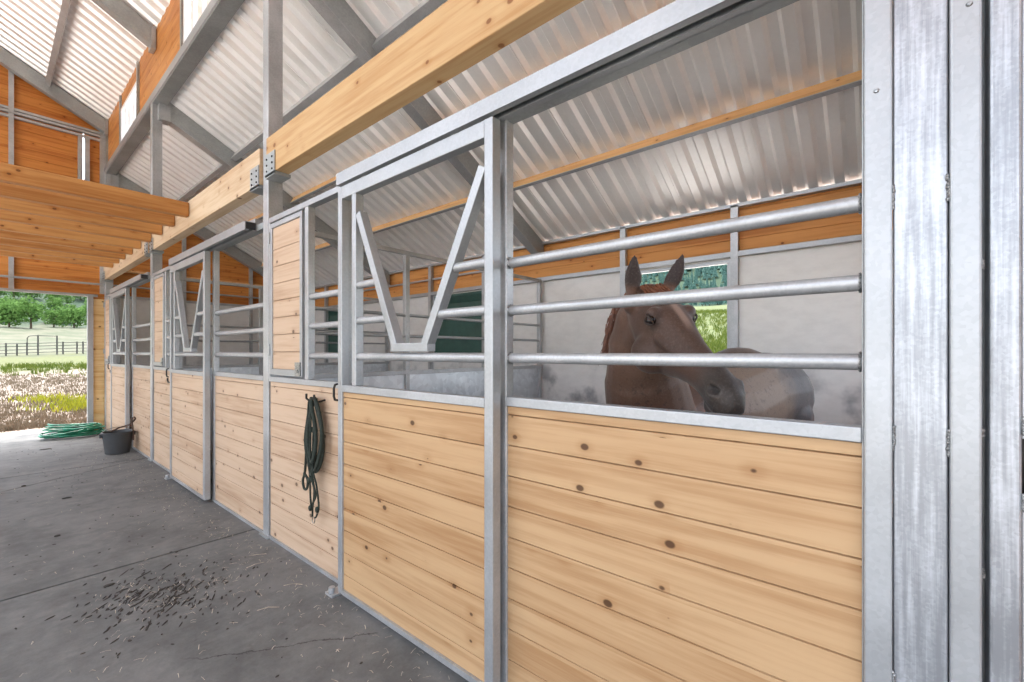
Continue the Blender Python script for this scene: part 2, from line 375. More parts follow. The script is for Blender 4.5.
# ------------------------------------------------------------------ far gable wall
def plank(b, ax, u0, u1, z0, z1, w0, w1, ub=None):
    """one horizontal plank with chamfered edges; runs u0..u1 along ax, thickness w0 (face) to w1; ub = shorter end at its top"""
    ch, cz = .013, .0028
    if ax == 'x':
        u1t = u1 if ub is None else ub
        P_ = [(u0, u1, z0, w0+ch), (u0, u1, z0+cz, w0), (u0, u1t, z1-cz, w0), (u0, u1t, z1, w0+ch), (u0, u1t, z1, w1), (u0, u1, z0, w1)]
        vs = [(a, w, z) for a, _, z, w in P_]+[(c_, w, z) for _, c_, z, w in P_]
    else:
        P_ = [(z0, w0+ch), (z0+cz, w0), (z1-cz, w0), (z1, w0+ch), (z1, w1), (z0, w1)]
        vs = [(w, u0, z) for z, w in P_]+[(w, u1, z) for z, w in P_]
    n = 6
    b.add(vs, [tuple(range(n))[::-1], tuple(range(n, 2*n))]+[(i, (i+1) % n, n+(i+1) % n, n+i) for i in range(n)])
OPW = 1.24
def xr(z):
    if z >= 5.68-.53*0: return 1.42-(z-5.68)/.53
    if z > lowz(1.45): return 1.44
    return min(5.05, 5.03-(z-2.97)/SL)
def gable(y, z_from=0.):
    b = mb(); z = 0.
    while z < upz(RX)-.1:
        z1 = z+.15 if abs(z-2.40) > .01 else 2.44
        xl = -3.0 if z < 5.2 else max(-2.4, 2*RX-xr(z1))
        r0, r1 = xr(z+.02), xr(z1)
        if z1 <= 2.45:
            if y > 5 or z < 1.15: plank(b, 'x', OPW, r0, z, z1, y+.03, y+.06, r1)
            else: plank(b, 'x', OPW, 1.9, z, z1, y+.03, y+.06); plank(b, 'x', 4.5, r0, z, z1, y+.03, y+.06, r1)  # unseen wide opening, added to let daylight into the near stall
            if y > 5: plank(b, 'x', -3.0, -2.2, z, z1, y+.03, y+.06)
        elif y > 5 and z > 4.4 and z1 < 5.45:      # daylight slit between the two studs
            plank(b, 'x', xl, 1.105, z, z1, y+.03, y+.06)
            if r1 > 1.13: plank(b, 'x', 1.127, r0, z, z1, y+.03, y+.06, r1)
        else: plank(b, 'x', xl, r0, z, z1, y+.03, y+.06, r1)
        z = z1
    return b
struct(gable(LY).build('wall_far', M['cedar']))
struct(gable(-.42).build('wall_near', M['cedar']))  # unseen end wall, put in to block light from the near end
b = mb()
for k in range(16): plank(b, 'x', OPW, 1.42, .15*k, .15*k+.15, LY+.018, LY+.029)
struct(b.build('wall_far', M['pine_end']))
tn = [20]
def trim(b, mat='galv', **k):
    tn[0] += 1; return struct(b.build('trim_%d' % tn[0], M[mat], **k))
fy = LY+.03
trim(mb().box(-2.2, OPW+.06, fy-.05, fy+.04, 2.435, 2.475))                     # header over the opening
trim(mb().box(OPW-.075, OPW, fy-.06, fy+.05, 0, 2.44), 'galv_light')           # jamb
trim(mb().box(-2.2, -2.12, fy-.06, fy+.05, 0, 2.44), 'galv_light')
for x in (.255, 1.07, 1.162, -.9):
    trim(mb().box(x-.03, x+.03, fy-.06, fy, 2.475 if x < 1 else 3.05, upz(x)-.22 if abs(x) < 1 else 5.30))
trim(mb().box(1.33, 1.43, fy-.06, fy, 2.50, 5.62))
trim(mb().box(-2.3, 1.43, fy-.05, fy, 5.29, 5.33)); trim(mb().box(-2.3, 1.43, fy-.07, fy, 5.36, 5.40)); trim(mb().box(-2.3, 1.43, fy-.05, fy, 5.42, 5.46))
trim(mb().tube([(-2.3, fy-.085, 2.665), (5.0, fy-.085, 2.665)], .018, 10), 'galv_light', smooth=True)                   # slim rail over the opening
for x in (2.6, 3.85):
    trim(mb().box(x-.03, x+.03, fy-.07, fy, 0, lowz(x)-.2))
struct(mb().box(1.46, 5.0, fy-.03, fy-.005, 0, 2.44).build('wall_far', M['panel']))
trim(mb().box(1.46, 5.0, fy-.05, fy, 2.44, 2.49)); trim(mb().box(1.46, 5.0, fy-.06, fy, 2.94, 2.98), 'warm_tan')

# ------------------------------------------------------------------ back wall of the stalls
def wall_with_holes(y0, y1, z0, z1, holes, x0, x1):
    b = mb(); y = y0
    for (a, c, zb, zt) in sorted(holes):
        b.box(x0, x1, y, a, z0, z1); b.box(x0, x1, a, c, z0, zb); b.box(x0, x1, a, c, zt, z1); y = c
    b.box(x0, x1, y, y1, z0, z1); return b
H1 = (1.21, 2.36, 1.12, 2.40); H2 = (4.80, 5.98, 1.42, 2.40); H3 = (8.5, 9.7, 1.42, 2.40)
struct(wall_with_holes(-.3, LY, 0, 2.44, [H1, H2, H3], BX, BX+.03).build('wall_back', M['panel']))
b = mb(); z = 2.46
while z < 2.96:
    plank(b, 'y', -.3, LY+.03, z, min(z+.15, 2.965), BX+.02, BX+.05); z += .15
struct(b.build('wall_back', M['cedar_side']))
for y in (1.165, 2.41, 4.75, 6.05, 8.45, 9.75):
    trim(mb().box(BX-.06, BX, y-.035, y+.035, 0, 2.95))
trim(mb().box(BX-.055, BX+.02, -.3, LY, 2.42, 2.475), 'galv_light', bevel=.004)
trim(mb().box(BX-.03, BX+.02, -.3, LY, 2.69, 2.715), 'galv_light')
trim(mb().box(BX-.06, BX+.01, -.3, LY, 2.93, 2.965), 'galv_light')
for i, (a, c, zb, zt) in enumerate((H1, H2, H3)):
    f = mb(); w = .035
    f.box(BX-.01, BX+.04, a, a+w, zb+w, zt-w).box(BX-.01, BX+.04, c-w, c, zb+w, zt-w).box(BX-.01, BX+.04, a, c, zb, zb+w).box(BX-.01, BX+.04, a, c, zt-w, zt)
    wn_ = struct(f.build('window_%d' % (i+1), M['galv'] if i == 0 else M['greenpanel'], bevel=.003))
    if i >= 1:
        p = mb().box(BX+.0, BX+.02, a+w, c-w, zb+w, zt-w)
        z = zt-.15
        while z < zt-.04: p.add([(BX-.012, a+w, z), (BX+.005, a+w, z+.018), (BX+.005, c-w, z+.018), (BX-.012, c-w, z)], [(0, 1, 2, 3)]); z += .022
        struct(p.build('shutter', M['greenpanel'], wn_))

# ------------------------------------------------------------------ clerestory wall above the aisle line
CX = 1.43
b = mb(); z = 4.82
wins = [(8.36, 9.57), (4.74, 5.98), (1.1, 2.32)]
segs = []; y = -.3
for a, c in sorted(wins): segs.append((y, a)); y = c
segs.append((y, LY+.03))
while z < 5.69:
    z1 = min(z+.15, 5.70)
    if z1 <= 5.40 or z < 5.3:
        for a, c in segs: plank(b, 'y', a, c, z, z1, CX, CX+.03)
    else: plank(b, 'y', -.3, LY+.03, z, z1, CX, CX+.03)
    z = z1
struct(b.build('wall_right', M['cedar_side']))
for i, (a, c) in enumerate(wins):
    zb, zt, w = 4.83, 5.42, .05; f = mb()
    f.box(CX-.02, CX+.04, a, a+w, zb+w, zt-w).box(CX-.02, CX+.04, c-w, c, zb+w, zt-w).box(CX-.02, CX+.04, a, c, zb, zb+w).box(CX-.02, CX+.04, a, c, zt-w, zt)
    for t in (.25, .5, .75): f.box(CX-.01, CX+.03, a+(c-a)*t-.014, a+(c-a)*t+.014, zb+w, zt-w)
    wn_ = struct(f.build('window_%d' % (i+4), M['white']))
    struct(mb().box(CX+.008, CX+.014, a+w, c-w, zb+w, zt-w).build('pane', M['glass'], wn_))
for y in (10.9, 9.62, 8.31, 6.05, 4.68, 2.4, 1.04): trim(mb().box(CX-.03, CX, y-.025, y+.025, 4.82, 5.66), 'steel')

# ------------------------------------------------------------------ steel frame: posts, eave beam, rafters, purlins
def post(y, label, w=.10, ztop=4.72):
    t = thing('steel_post', label, 'post', (1.445, y, 0), 'tall steel posts along the stall front')
    mb().box(-.055, .055, -w/2, w/2, 0, ztop).build('shaft', M['galv'], t, bevel=.006)
    mb().box(-.075, .06, -.08, .08, 0, .012).build('base_plate', M['steel'], t)
    return t
post(P+.005, 'tall galvanised post between the nearest and the middle stall')
post(2*P+.06, 'tall galvanised post between the middle and the farthest stall')
post(3*P-.06, 'tall galvanised post in the corner by the far opening')
t = thing('eave_beam', 'long grey steel beam under the clerestory wood wall', 'beam', (1.44, 5.4, 4.70))
mb().box(-.055, .06, -5.7, 5.6, .02, .125).build('channel', M['galv_light'], t, bevel=.006)
mb().box(-.045, .10, -5.7, 5.6, 0, .018).build('flange', M['steel'], t)
def rafter(y, label):
    t = thing('shed_rafter', label, 'rafter', (1.45, y, lowz(1.45)), 'sloping steel rafters over the stalls')
    x1 = 5.0-1.45; dz = -SL*x1
    mb().prism([(0.05, -.03), (x1, dz-.03), (x1, dz-.26), (.05, -.28)], 'y', -.05, .05).build('web', M['steel'], t, bevel=.004)
    mb().prism([(0.05, -.28), (x1, dz-.26), (x1, dz-.272), (.05, -.292)], 'y', -.065, .065).build('flange', M['galv'], t)
    mb().box(.0, .12, -.07, .07, -.34, -.02).build('end_plate', M['galv'], t)
    return t
rafter(P, 'grey steel rafter above the partition beside the horse')
rafter(2*P, 'grey steel rafter above the partition past the middle stall')
rafter(LY-.07, 'grey steel rafter against the far wood gable wall')
rafter(-.02, 'grey steel rafter above the near column')
def uprafter(y, label):
    t = thing('ridge_rafter', label, 'rafter', (1.40, y, upz(1.40)), 'sloping rafters of the raised roof')
    x1 = RX-1.40; dz = -.53*x1
    mb().prism([(0, -.03), (x1, dz-.03), (x1, dz-.27), (0, -.27)], 'y', -.06, .06).build('web', M['steel'], t, bevel=.005)
    mb().prism([(x1, dz-.03), (2*x1, -.03), (2*x1, -.27), (x1, dz-.27)], 'y', -.06, .06).build('web', M['steel'], t, bevel=.005)
    mb().box(-.03, .02, -.08, .08, -.30, -.02).build('end_plate', M['galv'], t)
    return t
uprafter(2*P+.02, 'big grey rafter of the high roof ending on the clerestory wall')
uprafter(LY-.10, 'slim grey rafter edging the far gable under the high roof')
uprafter(P, 'grey high roof rafter overhead at the nearest tall post')
def purlin(x, label, timber, zf=lowz, sl=SL, name='roof_purlin', grp='purlins under the shed roof'):
    ang = math.atan(sl); t = thing(name, label, 'purlin', (x, 5.4, zf(x)), grp)
    u = Vector((math.cos(ang), 0, -math.sin(ang))); n_ = Vector((-math.sin(ang), 0, -math.cos(ang)))
    def rect(a0, a1, b0, b1): return [((u*a+n_*b_).x, (u*a+n_*b_).z) for a, b_ in ((a0, b0), (a1, b0), (a1, b1), (a0, b1))]
    if timber:  # galvanised web, its warm reflection painted in as tan wood grain
        mb().prism(rect(-.02, .02, .004, .112), 'y', -5.7, 5.6).build('tan_reflection_web', M['warm_tan'], t)
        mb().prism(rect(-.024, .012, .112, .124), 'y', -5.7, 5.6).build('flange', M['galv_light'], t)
    else:
        mb().prism(rect(-.02, -.004, .004, .11), 'y', -5.7, 5.6).build('web', M['galv'], t)
        mb().prism(rect(-.02, .05, .11, .125), 'y', -5.7, 5.6).build('flange', M['galv_light'], t)
    return t
purlin(4.08, 'steel purlin, warm reflection painted tan, crossing the roof above the horse', True)
purlin(3.20, 'steel purlin, warm reflection painted tan, a thin line above the door track', True)
purlin(2.36, 'plain grey purlin above the timber beam, nearest the eave beam', False)
purlin(.70, 'pinkish grey purlin under the high roof by the far gable', False, upz, .53, 'ridge_purlin', 'purlins under the raised roof')
purlin(-.35, 'grey purlin just right of the ridge of the high roof', False, upz, .53, 'ridge_purlin', 'purlins under the raised roof')

# ------------------------------------------------------------------ timber beam and loft joists
def beam(y0, y1, label, z=2.745, mat='beam_pale'):
    t = thing('timber_beam', label, 'beam', (1.42, (y0+y1)/2, z), 'heavy pine beams between the tall posts')
    h = (y1-y0)/2
    mb().box(-.05, .05, -h, h, 0, .285).build('timber', M[mat], t, bevel=.005)
    for sy in (-1, 1):
        if y0 < 0 and sy < 0: continue
        e = sy*h
        b = mb().box(-.058, -.051, e-.17 if sy > 0 else e, e if sy > 0 else e+.17, -.02, .15)
        b.box(-.058, .06, min(e, e-.17*sy), max(e, e-.17*sy), -.026, -.002)
        br = b.build('saddle_bracket', M['steel'], t)
        for zz in (.02, .065, .11):
            for yy in (e-sy*.035, e-sy*.13): mb().box(-.064, -.058, yy-.006, yy+.006, zz-.006, zz+.006).build('bolt', M['iron'], br)
beam(-.3, P-.06, 'long pale pine beam overhead in front of the nearest stall', 2.775, 'beam')
beam(P+.07, 2*P-.0, 'pale pine beam in front of the middle stall meeting the first joists')
beam(2*P+.12, 3*P-.06, 'pale pine beam in front of the farthest stall under the joists')
jl = ['nearest loft joist, its whole wide face in view', 'second loft joist from the near edge', 'third loft joist from the near edge', 'fourth loft joist, close to the middle post', 'fifth loft joist, just past the middle post', 'sixth loft joist, over the farthest stall door', 'third loft joist from the far wall', 'second loft joist from the far wall', 'last loft joist, closest to the far wall']
for i, y in enumerate([5.62, 6.16, 6.71, 7.27, 7.86, 8.40, 8.92, 9.42, 9.94]):
    o = mb().box(-3.6/2-.02, 3.6/2, -.045, .045, 0, .148).build('loft_joist', M['joist'], None, bevel=.009, at=(1.365-1.8, y, 2.855))
    tag(o, jl[i]+' of the row on the pine beam', 'joist', 'loft joists across the aisle')
t = thing('timber_beam', 'pine beam carrying the left ends of the loft joists', 'beam', (-2.30, 8.2, 2.745))
mb().box(-.05, .05, -2.9, 2.8, 0, .285).build('timber', M['beam'], t, bevel=.005)
for y in (7.3, 10.9):
    t = thing('steel_post', 'galvanised post across the aisle under the left joist beam, %s the far opening' % ('well before' if y < 9 else 'beside'), 'post', (-2.30, y, 0))
    mb().box(-.05, .05, -.05, .05, 0, 2.745).build('shaft', M['galv'], t, bevel=.005)

# ------------------------------------------------------------------ stall fronts
FX = 1.39
def boards(y0, y1, zl, x0=.012, x1=.035):
    b = mb()
    for a, c in zl: plank(b, 'y', y0, y1, a, c, x0, x1)
    return b
ZL = [(.02, .145), (.145, .272), (.272, .4), (.4, .528), (.528, .656), (.656, .784), (.784, .912), (.912, 1.04), (1.04, 1.168), (1.168, 1.205)]
def rail(y0, y1, z, x=.028, r=.021):
    return mb().tube([(x, y0, z), (x, y1, z)], r, 18)
def fixed_bay(label):
    t = thing('stall_bay', label, 'stall panel', (FX, 0, 0), 'barred fixed bays of the stall front')
    mb().box(.001, .049, 1.197, 1.245, 0, 2.40).build('stile', M['galv'], t, bevel=.004)
    mb().box(.002, .049, .032, .036, 0, 2.40).build('stile', M['galv'], t, bevel=.004)
    boards(.036, 1.197, ZL).build('board_panel', M['pine'], t)
    mb().box(-.002, 0.05, .036, 1.197, 1.205, 1.243).build('sill_bar', M['galv_light'], t, bevel=.003)
    mb().box(.0, 0.05, .036, 1.197, 0, .022).build('bottom_bar', M['galv'], t)
    for z in (1.405, 1.605, 1.805):
        r_ = rail(.034, 1.197, z).build('rail', M['galv'], t, smooth=True)
        for y in (.040, 1.193): mb().tube([(.028+.023*math.cos(a), y, z+.023*math.sin(a)) for a in [k*PI/8 for k in range(16)]], .0035, 6, True).build('weld', M['weld'], r_, smooth=True)
    mb().box(.0, .05, .034, 1.245, 2.40, 2.448).build('header_bar', M['steel'], t)
    return t
def side_bay(label):
    """narrow bay between door and post: boards, feed door, three short rails"""
    t = thing('stall_bay', label, 'stall panel', (FX, 0, 0), 'narrow bays with a feed hatch')
    boards(2.50, 3.60, ZL).build('board_panel', M['pine_pale'], t)
    mb().box(-.002, .05, 2.44, 3.60, 1.205, 1.243).build('sill_bar', M['galv_light'], t, bevel=.003)
    mb().box(.0, .05, 2.44, 3.60, 0, .022).build('bottom_bar', M['galv'], t)
    mb().box(-.002, .05, 2.36, 3.60, 2.415, 2.455).build('header_bar', M['galv_light'], t, bevel=.003)
    mb().box(.0, .05, 2.96, 3.01, 1.243, 2.415).build('stile', M['galv'], t, bevel=.004)
    mb().box(.0, .05, 2.44, 2.49, 0, 2.415).build('stile', M['galv'], t, bevel=.004)
    mb().box(.0, .05, 3.575, 3.60, 1.243, 2.415).build('stile', M['galv'], t)
    for z in (1.405, 1.605, 1.805): rail(2.49, 2.96, z).build('rail', M['galv'], t, smooth=True)
    f = mb(); y0, y1, z0, z1 = 3.035, 3.562, 1.258, 2.40
    f.box(-.008, .03, y0, y0+.035, z0+.045, z1-.035).box(-.008, .03, y1-.035, y1, z0+.045, z1-.035).box(-.008, .03, y0, y1, z0, z0+.045).box(-.008, .03, y0, y1, z1-.035, z1)
    d = f.build('feed_hatch', M['galv_light'], t, bevel=.003)
    zz = [z0+.045+i*.128 for i in range(8)]+[z1-.035]
    boards(y0+.035, y1-.035, list(zip(zz, zz[1:])), .002, .022).build('board_panel', M['pine_pale'], d)
    mb().box(-.018, -.006, y0+.01, y0+.085, z0+.005, z0+.10).box(-.026, -.018, y0+.03, y0+.06, z0+.03, z0+.05).build('latch', M['weld'], d)
    for z in (1.40, 2.25): mb().tube([(-.012, y1+.004, z), (-.012, y1+.004, z+.09)], .009, 8).build('hinge', M['steel'], d, smooth=True)
    return t
DX = 1.315
def door(label):
    t = thing('sliding_stall_door', label, 'door', (DX, 0, 0), 'sliding stall doors with a V yoke')
    Y0, Y1 = 1.205, 2.43
    mb().box(0, .05, Y0, Y0+.048, .03, 2.388).build('stile', M['galv_light'], t, bevel=.004)
    mb().box(0, .05, Y1-.045, Y1, .03, 2.388).build('stile', M['galv_light'], t, bevel=.004)
    mb().box(0, .05, 2.235, 2.278, 1.241, 2.315).build('stile', M['galv_light'], t, bevel=.004)
    mb().box(.001, .049, Y0+.048, Y1-.045, 2.315, 2.387).build('header_bar', M['galv_light'], t, bevel=.004)
    boards(Y0+.048, Y1-.045, [(.055, .145)]+ZL[1:-1]+[(1.168, 1.20)], .012, .035).build('board_panel', M['pine'], t)
    mb().box(-.001, .05, Y0+.048, Y1-.045, 1.20, 1.24).build('sill_bar', M['galv_light'], t, bevel=.003)
    mb().box(0, .05, Y0+.048, Y1-.045, .03, .056).build('bottom_bar', M['galv'], t)
    rail(Y0+.04, 2.24, 1.405, .025).build('rail', M['galv'], t, smooth=True)
    # V yoke
    YL, YR, PL, PR = 2.218, Y0+.06, 1.895, 1.63
    mb().bar((.025, YL, 2.20), (.025, PL-.02, 1.455), .045, .05, (1, 0, 0)).build('yoke_arm', M['galv_light'], t, bevel=.003)
    mb().bar((.025, YR, 2.20), (.025, PR+.02, 1.455), .045, .05, (1, 0, 0)).build('yoke_arm', M['galv_light'], t, bevel=.003)
    mb().box(-.001, .051, PR-.012, PL+.012, 1.432, 1.474).build('yoke_foot', M['galv_light'], t, bevel=.003)
    fl_ = lambda z, a, c: c+(a-c)*(z-1.455)/(2.20-1.455)
    for z in (1.605, 1.805):
        rail(fl_(z, YL, PL), 2.24, z, .025).build('rail', M['galv'], t, smooth=True)
        rail(Y0+.04, fl_(z, YR, PR), z, .025).build('rail', M['galv'], t, smooth=True)
    h = mb().tube([(-.012, Y1-.02, 1.245), (-.028, Y1-.02, 1.24), (-.033, Y1-.018, 1.22), (-.033, Y1-.018, 1.175), (-.028, Y1-.02, 1.155), (-.012, Y1-.02, 1.15)], .007, 8)
    h.build('pull_handle', M['iron'], t, smooth=True)
    for y in (Y0+.25, Y1-.25): mb().box(.015, .035, y-.015, y+.015, 2.388, 2.42).build('hanger', M['steel'], t)
    return t
def track(label):
    t = thing('door_track', label, 'door track', (FX, 0, 0), 'box tracks above the sliding doors')
    b = mb(); X0, X1 = -.085, .0
    y0, y1 = .16, 2.43
    b.box(X0, X0+.006, y0, y1, 2.398,2.466).box(X1-.006, X1, y0, y1, 2.398,2.466).box(X0, X1, y0, y1, 2.460,2.466)
    b.box(X0, X0+.028, y0, y1, 2.398,2.404).box(X1-.028, X1, y0, y1, 2.398,2.404)
    b.build('box_rail', M['galv_light'], t)
    mb().box(X0+.008, X1-.008, y0-.006, y0+.03, 2.405,2.459).build('end_stop', M['dark'], t)
    mb().box(-.012, .045, y0, y1, 2.452, 2.50).build('mounting_bar', M['galv'], t)
    return t
def guide(label):
    t = thing('floor_guide', label, 'door guide', (1.345, 2.47, 0), 'floor guides of the stall doors')
    mb().box(-.06, .04, -.03, .05, 0, .012).build('plate', M['galv'], t)
    mb().lathe([(0, .012), (.018, .014), (.02, .03), (.018, .045), (0, .047)], (-.04, .01, 0), 16).build('roller', M['galv'], t, smooth=True)
    return t
fb = fixed_bay('tall barred bay right in front of the horse'); sb = side_bay('narrow bay with closed wood hatch above the hanging rope halter')
dr = door('nearest sliding door, warm pine boards under a steel V yoke'); tr_ = track('long galvanised box track above the nearest stall door'); gd = guide('small steel guide on the floor below the rope halter')
names = ['middle', 'farthest']
for i in (1, 2):
    n_ = names[i-1]; d = P*i+.02*i
    pale = [dup(fb, (FX, d, 0), 'barred bay of the %s stall with pale boards' % n_)]
    dup(sb, (FX, d, 0), 'narrow hatch bay of the %s stall %s' % (n_, 'beside the middle tall post' if i == 1 else 'next to the far wall'))
    pale.append(dup(dr, (DX, d, 0), 'sliding V yoke door of the %s stall' % n_))
    for r_ in pale:
        for c in r_.children:
            if c.name.startswith('board_panel'): c.material_slots[0].link = 'OBJECT'; c.material_slots[0].material = M['pine_pale']
    dup(tr_, (FX, d, 0), 'galvanised box track above the %s stall door' % n_)
    dup(gd, (1.345, 2.47+d, 0), 'small roller guide on the floor at the %s stall door' % n_)
# hanging hooks by the doors of the middle and farthest stalls
for i, lab in ((0, 'black J hook hanging on the boards at the middle stall door'), (1, 'black J hook hanging on the boards at the farthest stall door')):
    y = P*(i+1)+2.52
    h = mb().tube([(1.385, y, 1.26), (1.36, y, 1.25), (1.35, y, 1.18), (1.35, y+.005, 1.12), (1.34, y+.03, 1.085), (1.335, y+.08, 1.08), (1.335, y+.11, 1.10), (1.335, y+.115, 1.13)], .009, 8)
    tag(h.build('wall_hook', M['iron'], smooth=True), lab, 'hook', 'J hooks by the stall doors')

# ------------------------------------------------------------------ partitions between the stalls
def divider(y, label):
    t = thing('stall_partition', label, 'partition', (1.45, y, 0), 'steel partitions between the stalls')
    w = BX-.03-1.45
    for x in (.06, 1.26, w-.04): mb().box(x-.025, x+.025, -.0255, .0255, 0, 2.404 if x < 3 else 2.45).build('post', M['galv'], t, bevel=.004)
    mb().box(.06, w, -.02, .02, 2.405, 2.445).build('top_bar', M['galv'], t, bevel=.003)
    mb().box(.06, w, -.029, .029, 1.205, 1.245).build('cap_bar', M['galv'], t, bevel=.003)
    for z in (1.59, 1.80): mb().tube([(.06, 0, z), (w-.04, 0, z)], .016, 14).build('rail', M['galv_light'], t, smooth=True)
    for a, c in ((.085, 1.235), (1.285, w-.065)):
        mb().box(a, c, -.006, .006, .03, 1.205).build('kick_sheet', M['sheet'], t)
    return t
divider(P, 'steel partition with bright kick sheets behind the nearest door')
divider(2*P, 'steel partition at the far side of the middle stall')

# ------------------------------------------------------------------ near column and the end door frame at the right
t = thing('steel_column', 'wide galvanised column of two tubes and a plate, right of the horse stall', 'column', (FX, 0, 0))
mb().box(-.012, .06, -.021, .032, 0, 4.5).build('tube', M['galv_light'], t, bevel=.005)
mb().box(-.012, .06, -.168, -.118, 0, 4.5).build('tube', M['galv_light'], t, bevel=.005)
mb().box(.0, .05, -.116, -.023, 0, 4.5).build('plate', M['galv_scuff'], t, bevel=.003)
for zc, ys in ((1.80, (-.022, -.117)), (1.225, (-.022, -.117)), (.64, (-.022, -.117)), (1.255, (-.168,)), (.95, (-.168,)), (1.62, (-.168,))):
    for y in ys:
        h_ = .026 if y > -.15 else .010; w = mb()
        for k in range(9): w.ell((-.003, y+R.uniform(-.002, .002), zc-h_+2*h_*k/8), (.0055, .0045, h_*.22), 8, 5)
        w.build('weld_bead', M['weld'], t, smooth=True)
for (y, z) in ((.008, 2.06), (-.148, 2.19)): mb().lathe([(0, .003), (.004, .0025), (.006, 0)], (0, 0, 0), 10).build('screw_head', M['weld'], t, smooth=True, at=(-.012, y, z)).rotation_euler = (0, -PI/2, 0)
t = thing('end_door_frame', 'pale steel door frame with a latch slot at the right edge', 'door frame', (FX, -.18, 0))
mb().box(.0, .06, -.047, .0, 0, 2.9).build('tube', M['galv_scuff'], t, bevel=.005)
mb().box(.075, .12, -.02, .06, 0, 2.9).build('added_rear_tube', M['steel'], t, bevel=.004)  # added behind the gap so that it shows dark, not bright outdoors
b = mb()
b.box(.006, .05, -.5, -.048, 0, 1.118).box(.006, .05, -.5, -.048, 1.248, 2.9).box(.006, .05, -.5, -.13, 1.118, 1.248)
ls = b.build('leaf', M['galv_light'], t)
mb().box(.05, .06, -.14, -.046, 1.10, 1.26).build('slot_back', M['iron'], ls)
mb().box(.03, .049, -.13, -.06, 1.12, 1.19).build('latch_block', M['bark'], ls)
mb().tube([(.012, -.054, 1.12), (.012, -.075, 1.15), (.015, -.10, 1.145), (.02, -.12, 1.12)], .007, 8).build('latch', M['weld'], ls, smooth=True)
for zc in (1.26, 1.10):
    w = mb()
    for k in range(6): w.ell((-.001, -.049, zc+k*.006), (.004, .004, .005), 8, 5)
    w.build('weld_bead', M['weld'], t, smooth=True)

# ------------------------------------------------------------------ rope halter on its hook
t = thing('rope_halter', 'dark green rope halter with lead hanging on the pine boards', 'halter', (1.39, 2.80, 1.13))
for y in (-.05, .055): mb().tube([(.012, y, -.01), (-.04, y, -.02), (-.06, y, 0), (-.06, y, .03)], .007, 8).build('hook', M['iron'], t, smooth=True)
def loop(y, dep, wd, x, r, tw=0., n=28):
    pts = []
    for k in range(n):
        a = 2*PI*k/n; yy = y+wd*math.sin(a)*(.55+.45*(1-math.cos(a))/2)+tw*math.sin(2*a); zz = -dep*(1-math.cos(a))/2
        pts.append((x+.006*math.sin(3*a), yy, zz))
    return pts
rp = mb()
for (y, dep, wd, x) in ((.03, .44, .115, -.02), (.0, .47, .13, -.035), (-.035, .45, .11, -.05), (-.02, .40, .05, -.06), (.02, .49, .06, -.045)):
    rp.tube(loop(y, dep, wd, x, .011, R.uniform(-.02, .02)), .0115, 8, True)
rp.build('lead_rope', M['rope'], t, smooth=True)
hl = mb()
def strand(pts, r=.006):
    P_ = [Vector(p) for p in pts]; out = []
    for i in range(len(P_)-1):
        p0, p1, p2, p3 = P_[max(i-1, 0)], P_[i], P_[i+1], P_[min(i+2, len(P_)-1)]
        for k in range(6):
            u = k/6; out.append(.5*((2*p1)+(p2-p0)*u+(2*p0-5*p1+4*p2-p3)*u*u+(3*p1-p0-3*p2+p3)*u**3))
    out.append(P_[-1]); hl.tube(out, r, 7)
strand([(-.06, .02, -.02), (-.055, .06, -.25), (-.045, .10, -.45), (-.035, .14, -.52), (-.03, .17, -.56), (-.03, .15, -.61), (-.035, .10, -.60), (-.035, .09, -.54), (-.04, .13, -.50)], .008)
strand([(-.06, .0, -.02), (-.06, .03, -.30), (-.04, .05, -.52), (-.035, .05, -.66), (-.035, .03, -.72)])
strand([(-.06, -.01, -.02), (-.06, .0, -.40), (-.04, -.01, -.58), (-.035, .02, -.70), (-.03, .035, -.77)])
strand([(-.05, -.03, -.1), (-.06, -.03, -.42), (-.045, -.05, -.55), (-.035, -.06, -.68), (-.035, -.03, -.75), (-.03, .0, -.77)])
strand([(-.05, .03, -.5), (-.04, .0, -.56), (-.04, -.03, -.62), (-.035, .02, -.68)])
for (y, z) in ((.03, -.71), (-.06, -.70), (.0, -.2), (.04, -.53)): hl.ell((-.045, y, z), (.014, .017, .02), 8, 6)
hl.build('halter', M['rope'], t, smooth=True)
sn = mb().tube([(-.03, .02+.018*math.cos(a), -.79+.02*math.sin(a)) for a in [k*PI/6 for k in range(12)]], .003, 6, True)
sn.build('snap_ring', M['brass'], t, smooth=True)
mb().ell((-.04, -.055, -.715), (.009, .016, .014), 8, 6).build('buckle', M['brass'], t, smooth=True)

# ------------------------------------------------------------------ bucket, hose, straw
t = thing('bucket', 'dark grey plastic bucket on the floor by the farthest stall', 'bucket', (1.19, 8.30, 0)).scale = (.86, .86, .95)
t = bpy.data.objects['bucket']
mb().lathe([(0, .004), (.150, 0), (.158, .006), (.195, .29), (.208, .292), (.212, .315), (.205, .322), (.190, .31), (.150, .02), (0, .016)], n=36).build('body', M['bucket'], t, smooth=True)
for sgn in (-1, 1): mb().box(.205*sgn-.02, .205*sgn+.02, -.03, .03, .245, .30).build('handle_lug', M['bucket'], t, bevel=.004)
mb().tube([(-.21, 0, .28)]+[(-.21*math.cos(a), -.05*math.sin(a), .29+.10*math.sin(a)) for a in [PI*k/12 for k in range(13)]]+[(.21, 0, .28)], .005, 8).build('bail_handle', M['brass'], t, smooth=True)
t = thing('lead_strap', 'brown strap with a looped end draped over the bucket rim', 'strap', (1.31, 8.24, .30))
